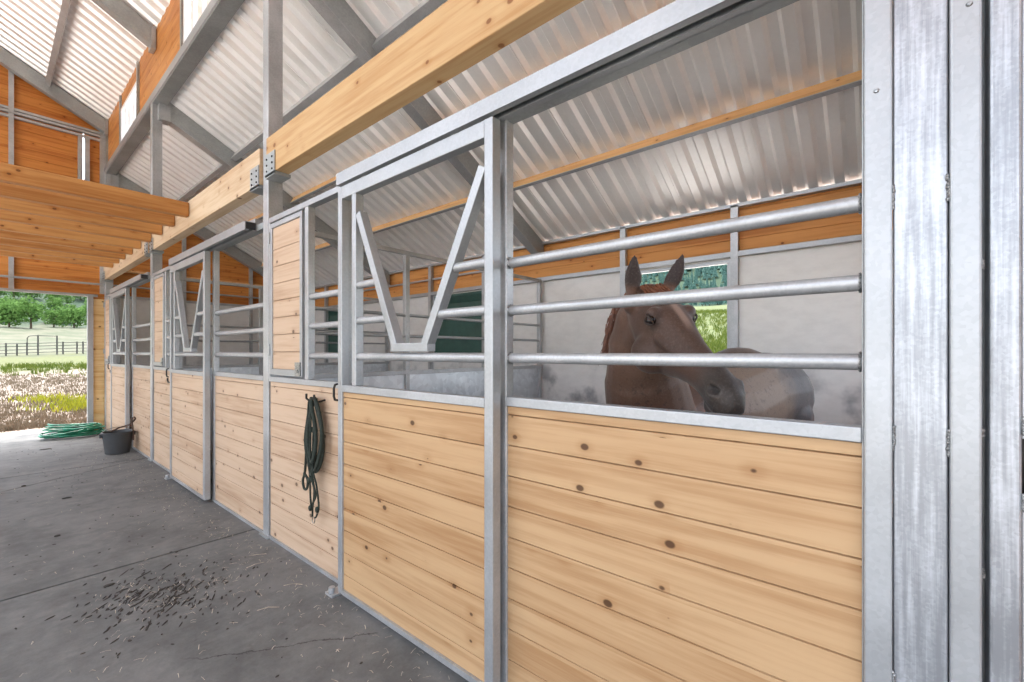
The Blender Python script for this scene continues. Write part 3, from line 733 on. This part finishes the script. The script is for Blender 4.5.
mb().tube([(-.19, .05, .015), (-.10, .03, .06), (.0, 0, .09), (.035, -.01, .13), (.06, -.02, .17), (.05, -.03, .20), (.02, -.02, .18), (.02, -.015, .13), (.03, -.02, .06), (.035, -.03, -.04), (.035, -.04, -.13)], .011, 8).build('strap', plain('brown_strap', srgb(74, 54, 42), .7), t, smooth=True)
hp = []; hr = random.Random(3); LP = [(.95+hr.gauss(0, .08), 10.47+hr.gauss(0, .05), hr.uniform(.20, .36), hr.uniform(.12, .24), hr.uniform(-.10, .10), hr.uniform(-.10, .10), .014+.012*k) for k in range(15)]
for k in range(15*30):
    u_ = k/30; i_ = int(u_); f_ = u_-i_; A_, B_ = LP[i_], LP[min(i_+1, 14)]
    cx, cy, rx, ry, tx, ty_, z_ = [a+(b_-a)*f_ for a, b_ in zip(A_, B_)]
    a = 2*PI*f_; hp.append((cx+rx*math.cos(a), cy+ry*math.sin(a), max(.013, z_+tx*rx*math.cos(a)*3*z_/.18+ty_*ry*math.sin(a)+.004*math.sin(k*.9))))
hp += [(LP[14][0]+LP[14][2]+.02*k, 10.46-.03*k, max(.014, .17-.03*k)) for k in range(1, 6)]
tag(mb().tube(hp, .0125, 8).build('garden_hose', M['hose'], smooth=True), 'green garden hose coiled flat by the far opening', 'hose')
b = mb(); rr = random.Random(5)
def blade(x, y, l, w, a, z=.004):
    dx, dy = math.cos(a)*l/2, math.sin(a)*l/2; nx, ny = -math.sin(a)*w, math.cos(a)*w; k = rr.uniform(0, .012)
    b.add([(x-dx-nx, y-dy-ny, z), (x-dx+nx, y-dy+ny, z), (x+nx, y+ny, z+k), (x-nx, y-ny, z+k), (x+dx-nx, y+dy-ny, z), (x+dx+nx, y+dy+ny, z)], [(0, 1, 2, 3), (3, 2, 5, 4)])
for _ in range(800):
    if rr.random() < .55: x = 1.33-abs(rr.gauss(0, .22)); y = rr.uniform(1.4, 9)
    elif rr.random() < .5: x, y = rr.gauss(.72, .22), rr.gauss(3.2, .3)
    else: x, y = rr.uniform(.0, 1.3), rr.uniform(1.5, 9)
    if x > 1.36: continue
    blade(x, y, rr.uniform(.008, .045), rr.uniform(.0006, .0016), rr.uniform(0, PI))
for (x, y) in ((1.22, 3.35), (1.15, 3.2), (1.0, 2.6), (1.2, 2.75)): blade(x, y, .11, .003, rr.uniform(0, PI), .008)
tag(b.build('straw_scraps', M['straw']), 'pale scraps of straw strewn over the concrete aisle', 'straw', None, 'stuff')
b = mb()
for _ in range(300):
    x, y = rr.gauss(.66, .17), rr.gauss(3.25, .2); a = rr.gauss(.95, .3); l = rr.uniform(.004, .03)*(1 if rr.random() < .85 else 2)
    b.ell((x, y, .001), (l, rr.uniform(.002, .007), rr.uniform(.002, .005)), 6, 4, Matrix.Rotation(a, 3, 'Z'))
for _ in range(160):
    x, y = rr.uniform(0, 1.3), rr.uniform(1.8, 10); b.ell((x, y, .001), (rr.uniform(.003, .014), rr.uniform(.003, .008), .003), 6, 4, Matrix.Rotation(rr.uniform(0, 3), 3, 'Z'))
for (x, y, l) in ((.25, 7.0, .02), (.55, 9.4, .07), (.35, 4.9, .02), (.48, 3.62, .03), (.5, 6.1, .04)):
    b.ell((x, y, .003), (l, .016, .009), 7, 4)
tag(b.build('trodden_dirt', M['dung']), 'dark trodden dirt smeared on the concrete before the halter', 'dirt', None, 'stuff')

# ------------------------------------------------------------------ outside: fence, trees, grass
FYY = 80.
def ty(u):                                  # x at the fence line for a bearing
    a = (u-512)/440; return FYY*(S50+a*C50)/(C50-a*S50)
t = thing('pipe_fence', 'dark pipe fence with tall gate posts across the far field', 'fence', (ty(40), FYY, terrain(ty(40), FYY)))
rl = 0
xs = [ty(u) for u in (-22, -10, 6, 17, 27, 38, 57, 63, 77, 83, 95, 110, 125)]
for i, x in enumerate(xs):
    h = {3: 1.5, 5: 2.5, 6: 2.4}.get(i, 1.6)
    z = terrain(x, FYY)-t.location.z
    mb().box(x-t.location.x-.07, x-t.location.x+.07, -.07, .07, z-.3, z+h).build('fence_post', M['fence'], t)
for k, hh in enumerate((.35, .75, 1.15, 1.5)):
    b = mb(); b.tube([(x-t.location.x, 0, terrain(x, FYY)-t.location.z+hh) for x in xs], .04, 6); b.build('fence_rail', M['fence'], t)
x5, x6 = xs[5]-t.location.x, xs[6]-t.location.x; z5 = terrain(xs[5], FYY)-t.location.z
mb().tube([(x5, 0, z5+2.45), (x6, 0, z5+2.4)], .04, 6).build('gate_header', M['fence'], t)
mb().tube([(x5-.9, 0, z5+1.5), (x5-.9, 0, z5+2.1), (x5-.75, 0, z5+2.35), (x5-.4, 0, z5+2.42), (x5, 0, z5+2.42)], .045, 6).build('gate_arch', M['fence'], t)

def leafmesh(seed, w, h, n, kind):
    q = random.Random(seed); b = mb(); lobes = []
    for _ in range(16):
        a = q.uniform(0, 2*PI); zz = q.uniform(.30, .92); rr_ = w/2*math.sqrt(max(.05, 1-((zz-.5)/.52)**2))*q.uniform(.2, .75)
        lobes.append((rr_*math.cos(a), rr_*math.sin(a), zz*h, w*q.uniform(.16, .26)))
    for _ in range(n):
        lx, ly, lz, lr = q.choice(lobes); v = Vector((q.gauss(0, 1), q.gauss(0, 1), q.gauss(0, 1))).normalized()*lr*q.uniform(.7, 1.05)
        c = Vector((lx, ly, lz))+v; s_ = w*q.uniform(.035, .06)
        nrm = (v.normalized()+Vector((q.uniform(-.6, .6), q.uniform(-.6, .6), q.uniform(-.2, .8)))).normalized(); x_ = nrm.orthogonal().normalized(); y_ = nrm.cross(x_)
        b.add([c-x_*s_, c+y_*s_*.7, c+x_*s_, c-y_*s_*.7], [(0, 1, 2, 3)])
    return b
def trunkmesh(h, r):
    b = mb().tube([(0, 0, -.6), (.05*h*.1, 0, h*.25), (0, .03*h*.1, h*.6)], [r*1.3, r, r*.45], 7)
    for k in range(5):
        a = k*2.4; b.tube([(0, 0, h*(.25+.06*k)), (math.cos(a)*h*.18, math.sin(a)*h*.18, h*(.5+.06*k))], [r*.5, r*.15], 5)
    return b
def conifer(seed, h, tiers=7, pts=9):
    q = random.Random(seed); b = mb()
    for i in range(tiers):
        f = i/(tiers-1); z0 = h*(.10+.74*f); rad_ = h*.21*(1-f*.86)*q.uniform(.88, 1.1); zt = z0+h*.24*(1-.35*f); n = pts; vs = [(q.uniform(-.03, .03)*h*.2, 0, zt)]
        for k in range(2*n):
            a = PI*k/n+i; r_ = rad_*(1 if k % 2 == 0 else .55)*q.uniform(.85, 1.12); vs.append((r_*math.cos(a), r_*math.sin(a), z0-(.035*h*(1-f) if k % 2 == 0 else -.02*h)))
        b.add(vs, [(0, 1+k, 1+(k+1) % (2*n)) for k in range(2*n)])
    return b
def tree_at(root, x, y, sc_, rz, lab, grp):
    r_ = dup(root, (x, y, terrain(x, y)-.05), lab, grp); r_.scale = (sc_, sc_, sc_*R.uniform(.9, 1.12)); r_.rotation_euler.z = rz; return r_
protos = []
for k, (w, h) in enumerate(((5.2, 6.0), (4.2, 5.6), (6.2, 5.0))):
    t = thing('leafy_tree', 'proto', 'tree'); leafmesh(20+k, w, h, 900, 0).build('crown', M['leaf'], t); trunkmesh(h, .16).build('trunk', M['bark'], t); protos.append(t)
def bear(u, y):
    a = (u-512)/440; return y*(S50+a*C50)/(C50-a*S50)
big = [(9, 127, .85, 2, 'round green tree at the left edge, above the left part of the field fence'), (31, 124, .92, 0, 'tall round tree on the slope right above the gate in the fence'),
       (54, 131, .75, 1, 'small leafy tree just right of the tall round one above the fence gate'), (74, 129, .78, 2, 'bushy tree on the slope above the right end of the visible fence')]
for i, (u, y, sc_, k, lab) in enumerate(big): tree_at(protos[k], bear(u, y), y, sc_, i*1.7, lab, 'leafy trees on the slope')
gi = 0
for y, us in ((141, (-14, 2, 17, 44, 63, 86, 101)), (152, (-8, 10, 25, 37, 57, 71, 93)), (164, (-3, 14, 31, 50, 66, 82)), (177, (-12, 5, 22, 42, 60, 77, 96))):
    for u in us:
        gi += 1; tree_at(protos[gi % 3], bear(u+R.uniform(-3, 3), y), y+R.uniform(-4, 4), R.uniform(.5, .78), R.uniform(0, 6), 'green leafy tree in the thicket above the first row of trees, below the conifers', 'thicket trees beyond the far opening')
cps = []
for k in range(4):
    t = thing('conifer', 'proto', 'tree'); conifer(50+k, 9.).build('needles', M['needle'], t); mb().tube([(0, 0, -.8), (0, 0, 7.5)], [.22, .05], 6).build('trunk', M['bark'], t); cps.append(t)
for y, n_ in ((186, 9), (196, 10), (207, 10), (219, 11)):
    for k in range(n_):
        u = -14+118*k/(n_-1)+R.uniform(-4, 4)
        tree_at(cps[R.randrange(4)], bear(u, y), y+R.uniform(-4, 4), R.uniform(.8, 1.35), R.uniform(0, 6), 'dark conifer high on the slope beyond the far opening', 'conifers beyond the far opening')
ni = 0
def pol(u, rg): a = (u-512)/440; v = Vector((S50+a*C50, C50-a*S50)).normalized()*rg; return v.x, v.y
for k, rg in enumerate((196, 205, 214, 224, 234, 245)):
    for j in range(26):
        u = 616+132*j/25+R.uniform(-2.2, 2.2); x, y = pol(u, rg+R.uniform(-4, 4))
        tree_at(cps[R.randrange(4)], x, y, R.uniform(.55, 1.0), R.uniform(0, 6), 'dark conifer on the forested hill seen through the back window', 'conifers through the back window')
for t in protos+cps:
    for c in list(t.children): bpy.data.objects.remove(c)
    bpy.data.objects.remove(t)
b = mb(); q = random.Random(77)
def small(x, y, h):
    z = terrain(x, y)-.4; r_ = h*.2
    for f, g_ in ((.05, .55), (.35, .78), (.6, 1.)):
        n = 7; vs = [(x, y, z+h*g_)]+[(x+r_*(1.1-f)*math.cos(2*PI*k/n+f*9)*q.uniform(.7, 1.15), y+r_*(1.1-f)*math.sin(2*PI*k/n+f*9)*q.uniform(.7, 1.15), z+h*f) for k in range(n)]
        b.add(vs, [(0, 1+k, 1+(k+1) % n) for k in range(n)])
for _ in range(1500):
    x, y = pol(q.uniform(540, 800), q.uniform(250, 400)); small(x, y, q.uniform(6, 11))
for _ in range(1100):
    y = q.uniform(222, 400); small(bear(q.uniform(-60, 190), y), y, q.uniform(7, 12))
for _ in range(700):
    x, y = pol(q.choice((q.uniform(190, 615), q.uniform(750, 950))), q.uniform(200, 390)); small(x, y, q.uniform(6, 11))
tag(b.build('hill_forest', M['needle']), 'dense conifer forest covering the far hills', 'forest', None, 'stuff')
def tufts(name, mat, label, pts, hmin, hmax, nb):
    b = mb(); q = random.Random(len(pts)+3)
    for (x, y) in pts:
        z = terrain(x, y)-.02
        for _ in range(nb):
            a = q.uniform(0, 2*PI); h = q.uniform(hmin, hmax); px_, py_ = x+q.gauss(0, .07), y+q.gauss(0, .07); w = q.uniform(.004, .010)*(1+math.hypot(x, y)*.03); le = q.uniform(.1, .6)*h
            dx, dy = math.cos(a), math.sin(a)
            b.add([(px_-dy*w, py_+dx*w, z), (px_+dy*w, py_-dx*w, z), (px_+dx*le*.4+dy*w*.7, py_+dy*le*.4-dx*w*.7, z+h*.6), (px_+dx*le, py_+dy*le, z+h), (px_+dx*le*.4-dy*w*.7, py_+dy*le*.4+dx*w*.7, z+h*.6)], [(0, 1, 2, 3, 4)])
    tag(b.build(name, M[mat]), label, 'grass', None, 'stuff')
q = random.Random(9)
dry = [(bear(q.uniform(-30, 110), y), y) for y in [12.6+26*q.random()**1.6 for _ in range(1500)]]
tufts('dry_grass', 'grass_dry', 'pale dry grass covering the ground outside the far opening', dry, .04, .16, 7)
wd = []
for (u, y, s_, n_) in ((10, 44, 3, 60), (40, 47, 5, 120), (60, 46, 4, 120), (80, 45, 4, 100)):
    wd += [(bear(u, y)+q.gauss(0, s_), y+q.gauss(0, s_)) for _ in range(n_)]
tufts('green_weeds', 'grass_green', 'band of green weeds in the field before the pipe fence', wd, .1, .45, 8)
wd = []
for (u, y, s_, n_) in ((44, 19, .35, 22), (50, 18.5, .3, 18), (80, 16.5, .4, 34), (88, 15.5, .35, 30), (74, 17.5, .3, 16)):
    wd += [(bear(u, y)+q.gauss(0, s_), y+q.gauss(0, s_)) for _ in range(n_)]
tufts('yellow_weeds', 'grass_yellow', 'yellow green weed clumps in the dry grass outside the far opening', wd, .06, .26, 9)
hw = []
for _ in range(2600):
    rg = 13+60*q.random()**1.3; hw.append(pol(q.uniform(600, 760), rg))
tufts('meadow_grass', 'grass_green', 'tall green grass of the meadow behind the back window', hw, .15, .5, 6)

# ------------------------------------------------------------------ the horse
def wp(r, u, d): return Vector((r*C50+d*S50, -r*S50+d*C50, EYE+u))       # right / up / ahead of the standing point -> place
def wd_(v): return Vector((v[0]*C50+v[2]*S50, -v[0]*S50+v[2]*C50, v[1]))
def pt_(u, v, d): return wp((u-512)/440*d, (352-v)/440*d, d)
HA = wd_((.2212, -.6003, -.7686)); HL = wd_((.9729, .0809, .2168)); HF = wd_((.0679, .7957, -.6019)); POLL = wp(.585, .2118, 1.888)
HLEN = .59
def hp_(t, f, l): return POLL+HA*(HLEN*t)+HF*f+HL*l
raw = mb()
#   t, front, jaw, half width at the brow, half width at the cheek
HS = [(-.16, .02, -.06, .02, .04), (-.10, .045, -.10, .05, .07), (0, .06, -.12, .062, .085), (.10, .078, -.15, .075, .095), (.2, .085, -.18, .088, .098), (.30, .086, -.19, .092, .098), (.40, .078, -.19, .080, .094), (.50, .068, -.168, .062, .082),
      (.60, .060, -.130, .048, .064), (.70, .054, -.104, .042, .054), (.80, .050, -.092, .042, .052), (.88, .048, -.088, .048, .056), (.96, .040, -.096, .050, .058), (1.03, .022, -.094, .044, .052), (1.08, -.008, -.080, .028, .036)]
NSEG = 28; vs = []; fs = []
for (t, ff, jj, wb_, wc) in HS:
    for k in range(NSEG):
        a = 2*PI*k/NSEG; sn_, cs_ = math.sin(a), math.cos(a)
        ex = .78
        x_ = math.copysign(abs(sn_)**ex, sn_); y_ = math.copysign(abs(cs_)**ex, cs_)
        ym = (ff+jj)/2+y_*(ff-jj)/2; tt = (ym-jj)/(ff-jj)
        w = wc*(1-max(0, tt-.55)/.45)+wb_*max(0, tt-.55)/.45
        w *= 1 if tt > .3 else .70+.30*tt/.3
        vs.append(hp_(t, ym, x_*w))
for i in range(len(HS)-1):
    for k in range(NSEG): fs.append((i*NSEG+k, i*NSEG+(k+1) % NSEG, (i+1)*NSEG+(k+1) % NSEG, (i+1)*NSEG+k))
fs += [tuple(range(NSEG)), tuple((len(HS)-1)*NSEG+k for k in range(NSEG))[::-1]]
raw.add(vs, fs)
def cap(p, q_, a, b_, n=14, s_=6):
    p, q_ = Vector(p), Vector(q_); pts = []; rr_ = []; d = (q_-p).normalized()
    for k in range(s_): th = PI/2*(1-k/s_); pts.append(p-d*a*math.sin(th)*.98); rr_.append(max(.002, a*math.cos(th)))
    for k in range(5): pts.append(p.lerp(q_, k/4)); rr_.append(a+(b_-a)*k/4)
    for k in range(1, s_+1): th = PI/2*k/s_; pts.append(q_+d*b_*math.sin(th)*.98); rr_.append(max(.002, b_*math.cos(th)))
    raw.tube(pts, rr_, n)
EYL, EYR = hp_(.315, .036, -.088), hp_(.315, .030, .080)
for s_ in (-1, 1):
    raw.ell(hp_(.285, .050, s_*.074), (.036, .032, .034), 14, 8)                 # brow bone
    cap(hp_(.42, -.005, s_*.086), hp_(.62, -.012, s_*.056), .014, .010)        # facial crest
    raw.ell(hp_(.36, -.105, s_*.062), (.085, .085, .085), 16, 10)              # cheek
    raw.ell(hp_(.95, .0, s_*.036), (.036, .036, .036), 12, 8)                # nostril wing
cap(hp_(.92, -.092, .0), hp_(1.02, -.10, 0), .034, .034)                       # chin
# ears
def ear(b0, tip, wide, out):
    b0, tip = Vector(b0), Vector(tip); d = tip-b0; L_ = d.length; d.normalize(); o_ = (Vector(out)-d*Vector(out).dot(d)).normalized(); sd_ = d.cross(o_)
    st = [(-.12, .5), (.0, .62), (.15, .86), (.32, 1.), (.5, .95), (.68, .74), (.82, .48), (.93, .24), (1., .06)]; vs = []; n = 14
    for (t, w_) in st:
        w = wide*w_; c = b0+d*(L_*t)+sd_*(.004*math.sin(t*3))
        for k in range(n):
            a = 2*PI*k/n; x_ = math.cos(a)*w; y_ = math.sin(a)*w*.62
            if math.sin(a) > 0: y_ *= .30                                    # hollow on the open side
            vs.append(c+sd_*x_+o_*(y_+.012*(1-w_)))
    fs = [(i*n+k, i*n+(k+1) % n, (i+1)*n+(k+1) % n, (i+1)*n+k) for i in range(len(st)-1) for k in range(n)]
    fs += [tuple(range(n))[::-1], tuple((len(st)-1)*n+k for k in range(n))]
    raw.add(vs, fs)
EN0, EN1 = pt_(632, 294, 1.855), pt_(633.5, 253, 1.85)
EF0, EF1 = pt_(667, 291, 1.90), pt_(683.5, 253, 1.90)
ear(EN0, EN1, .041, wd_((.15, .05, -1))); ear(EF0, EF1, .038, wd_((-.5, .1, -1)))
cap(EN0-Vector((0, 0, .045)), EN0, .042, .026); cap(EF0-Vector((0, 0, .045)), EF0, .042, .026)
# neck and trunk
nk = [(pt_(649, 303, 1.95), .088), (pt_(641, 322, 2.0), .115), (pt_(640, 345, 2.06), .145), (pt_(645, 385, 2.14), .195), (pt_(655, 440, 2.26), .235)]
BODY = [(Vector((2.28, .90, .96)), .25), (Vector((2.50, .87, 1.05)), .285), (Vector((2.80, .79, 1.06)), .315), (Vector((3.10, .70, 1.12)), .30), (Vector((3.33, .605, 1.14)), .29)]
chain = nk+BODY
for (p, a), (q_, b_) in zip(chain, chain[1:]): cap(p, q_, a, b_, 20)
cap(hp_(.12, -.07, 0), nk[2][0], .09, .13, 16)
cap((2.52, .87, 1.26), (2.8, .79, 1.19), .13, .2); raw.ell((3.10, .70, 1.20), (.26, .26, .262), 20, 12)
hd = Vector((-.96, .28, 0)).normalized(); hn = Vector((.28, .96, 0)).normalized()
for s_ in (-1, 1):
    B0 = Vector((3.30, .615, 0))+hn*.14*s_
    J = [B0+Vector((0, 0, 1.02)), B0+hd*.10+Vector((0, 0, .74)), B0-hd*.12+Vector((0, 0, .50)), B0-hd*.07+Vector((0, 0, .22)), B0-hd*.06+Vector((0, 0, .13)), B0+hd*.0+Vector((0, 0, .05))]
    for (p, q_, a, b_) in zip(J, J[1:], (.17, .13, .062, .042, .045), (.13, .068, .044, .044, .056)): cap(p, q_, a, b_)
    B1 = Vector((2.34, .90, 0))+hn*.14*s_
    J = [B1+Vector((0, 0, .92)), B1-hd*.04+Vector((0, 0, .72)), B1+Vector((0, 0, .42)), B1+hd*.01+Vector((0, 0, .21)), B1+hd*.01+Vector((0, 0, .13)), B1+hd*.05+Vector((0, 0, .05))]
    for (p, q_, a, b_) in zip(J, J[1:], (.15, .095, .058, .040, .045), (.10, .06, .042, .044, .056)): cap(p, q_, a, b_)
tmp = raw.build('horse_raw', M['coat'])
m = tmp.modifiers.new('r', 'REMESH'); m.mode = 'VOXEL'; m.voxel_size = .0085
m = tmp.modifiers.new('s', 'SMOOTH'); m.factor = .5; m.iterations = 7
me = bpy.data.meshes.new_from_object(tmp.evaluated_get(bpy.context.evaluated_depsgraph_get()))
bpy.data.objects.remove(tmp)
def sst(a, b_, x): t = max(0, min(1, (x-a)/(b_-a))); return t*t*(3-2*t)
ca = me.color_attributes.new('coat', 'FLOAT_COLOR', 'POINT')
lin = lambda *c: Vector(srgb(*c)[:3])*.70
c_face, c_neck, c_body, c_rump, c_muz, c_ear, c_blaze, c_belly = lin(84, 59, 46), lin(108, 79, 63), lin(128, 106, 87), lin(78, 73, 72), lin(64, 55, 50), lin(54, 38, 32), lin(160, 132, 116), lin(92, 70, 58)
NOS = [hp_(.955, .010, s_*.066) for s_ in (-1, 1)]
for v in me.vertices:
    p = v.co.copy(); q_ = p-POLL; t = q_.dot(HA)/HLEN; f = q_.dot(HF); l = q_.dot(HL)
    inhead = t > -.1 and q_.length < .75 and abs(l) < .16 and -.24 < f < .13
    inhead = inhead and (t > .42 or f > -.10-.1*sst(.1, .4, t)) and p.x < 2.05
    ax = (p-Vector((2.3, .93, 1.0))).dot(-hd)
    nz = noise.noise(p*9)*.5+noise.noise(p*23)*.3
    col = c_neck.copy()
    col = col.lerp(c_body, sst(.15, .55, ax+nz*.1)); col = col.lerp(c_rump, sst(.76, .98, ax+nz*.12))
    col = col.lerp(c_rump, sst(.75, .35, p.z)*.8)
    if ax > .3 : col = col.lerp(c_belly*.85, sst(1.36, 1.45, p.z+nz*.03)*.7)
    if inhead:
        col = c_neck.lerp(c_face, sst(-.05, .2, t+nz*.06))
        col = col.lerp(c_blaze, (1-sst(.008, .024, abs(l-.006+nz*.008)))*sst(.04, .07, f)*sst(.06, .14, t)*sst(.56, .40, t))
        col = col.lerp(c_muz, sst(.74, .90, t+nz*.05))
        for N_, s_ in zip(NOS, (-1, 1)):
            d = (p-N_); da, df = d.dot(HA), d.dot(HF); dd = math.sqrt(((da+df*.5)/1.25)**2+((df-da*.35)/.85)**2+(d.dot(HL)*.5)**2)
            k = 1-sst(.011, .027, dd)
            if k > 0: v.co -= HL*s_*.020*k; col = col.lerp(lin(22, 16, 16), k)
        for E_ in (EYL, EYR):
            k = 1-sst(.018, .05, (p-E_).length)
            col = col.lerp(lin(70, 52, 46), k*.8)
        mth = 1-sst(.0, .007, abs(f+.052+.05*(1.02-t)))
        if t > .84: v.co -= v.normal*.005*mth; col = col.lerp(lin(40, 32, 32), mth*.8)
    if (p-EN0).dot(EN1-EN0) > .0003 and (p-EN0).length < .21 and abs((p-EN0).x-(EN1-EN0).x*.5) < .09: col = col.lerp(c_ear, sst(.01, .05, (p-EN0).dot((EN1-EN0).normalized())))
    if (p-EF0).dot(EF1-EF0) > .0003 and (p-EF0).length < .21: col = col.lerp(c_ear, sst(.01, .05, (p-EF0).dot((EF1-EF0).normalized())))
    if p.z < .07: col = lin(52, 46, 42)
    ca.data[v.index].color = (*col, 1)
me.materials.clear(); me.materials.append(M['coat'])
for pl in me.polygons: pl.use_smooth = True
horse = bpy.data.objects.new('horse', me); COL.objects.link(horse)
tag(horse, 'brown roan horse in the stall looking out between the rails', 'horse')
for E_, s_ in ((EYL, -1), (EYR, 1)):
    n_ = (HL*s_+HF*.30).normalized(); c = E_+n_*(.007 if s_ < 0 else -.002)
    e = mb().ell(c, (.0215, .0215, .0215), 18, 12).build('eye', M['eye'], horse, smooth=True)
    lid = mb()
    for sg, op in ((1, .9), (-1, .95)):
        pts = []
        for k in range(11):
            a = PI*(k/10-.5); w_ = math.cos(a)
            v_ = (HA*math.sin(a)*.026+(HF*sg)*(.017*op*w_)+n_*(.024*math.cos(a)*.85)); pts.append(c+v_)
        lid.tube(pts, [.002+.0028*math.cos(PI*(k/10-.5)) for k in range(11)], 8)
    lid.build('eyelid', M['eyelid'], e, smooth=True)
mn = mb(); q = random.Random(4)
def hair(p, d, L_, r, sag=.5):
    p = Vector(p); d = Vector(d).normalized(); pts = []; 
    for k in range(6): t = k/5; pts.append(p+d*L_*t+Vector((0, 0, -sag*L_*t*t))+Vector((q.gauss(0, .0015), q.gauss(0, .0015), 0))*t)
    mn.tube(pts, [r*(1-.75*k/5) for k in range(6)], 5)
cr = [pt_(636, 288, 1.97), pt_(620, 303, 2.06), pt_(611, 325, 2.13), pt_(607, 350, 2.2), pt_(610, 385, 2.3)]
for i in range(len(cr)-2):
    for k in range(70):
        p = cr[i].lerp(cr[i+1], k/70)
        hair(p+Vector((q.gauss(0, .012), q.gauss(0, .012), q.gauss(0, .006))), wd_((-.22+q.gauss(0, .12), -1, .1+q.gauss(0, .25))), q.uniform(.03, .075), .0045, .3)
mn.build('mane', M['mane'], horse, smooth=True)
mn = mb()
for k in range(110):
    p = hp_(q.uniform(-.04, .04), .070+q.gauss(0, .005), q.uniform(-.045, .055))
    hair(p, HA*1.0+HF*.12+HL*q.gauss(.10, .2), q.uniform(.06, .12), .006, .05)
mn.build('forelock', M['mane'], horse, smooth=True)
mn = mb()
for k in range(70):
    p = Vector((3.62, .525, 1.27))+Vector((q.gauss(0, .012), q.gauss(0, .02), q.gauss(0, .02)))
    pts = [p-hd*.0, p-hd*.05+Vector((0, 0, -.10)), p-hd*(.08+q.gauss(0, .015))+hn*q.gauss(0, .03)+Vector((0, 0, -.35)), p-hd*(.07+q.gauss(0, .02))+hn*q.gauss(0, .045)+Vector((0, 0, -.62)), p-hd*.06+hn*q.gauss(0, .035)+Vector((0, 0, -q.uniform(.72, .86)))]
    mn.tube(pts, [.012, .011, .010, .007, .002], 5)
mn.build('tail', plain('dark_tail_hair', srgb(58, 46, 40), .6), horse, smooth=True)
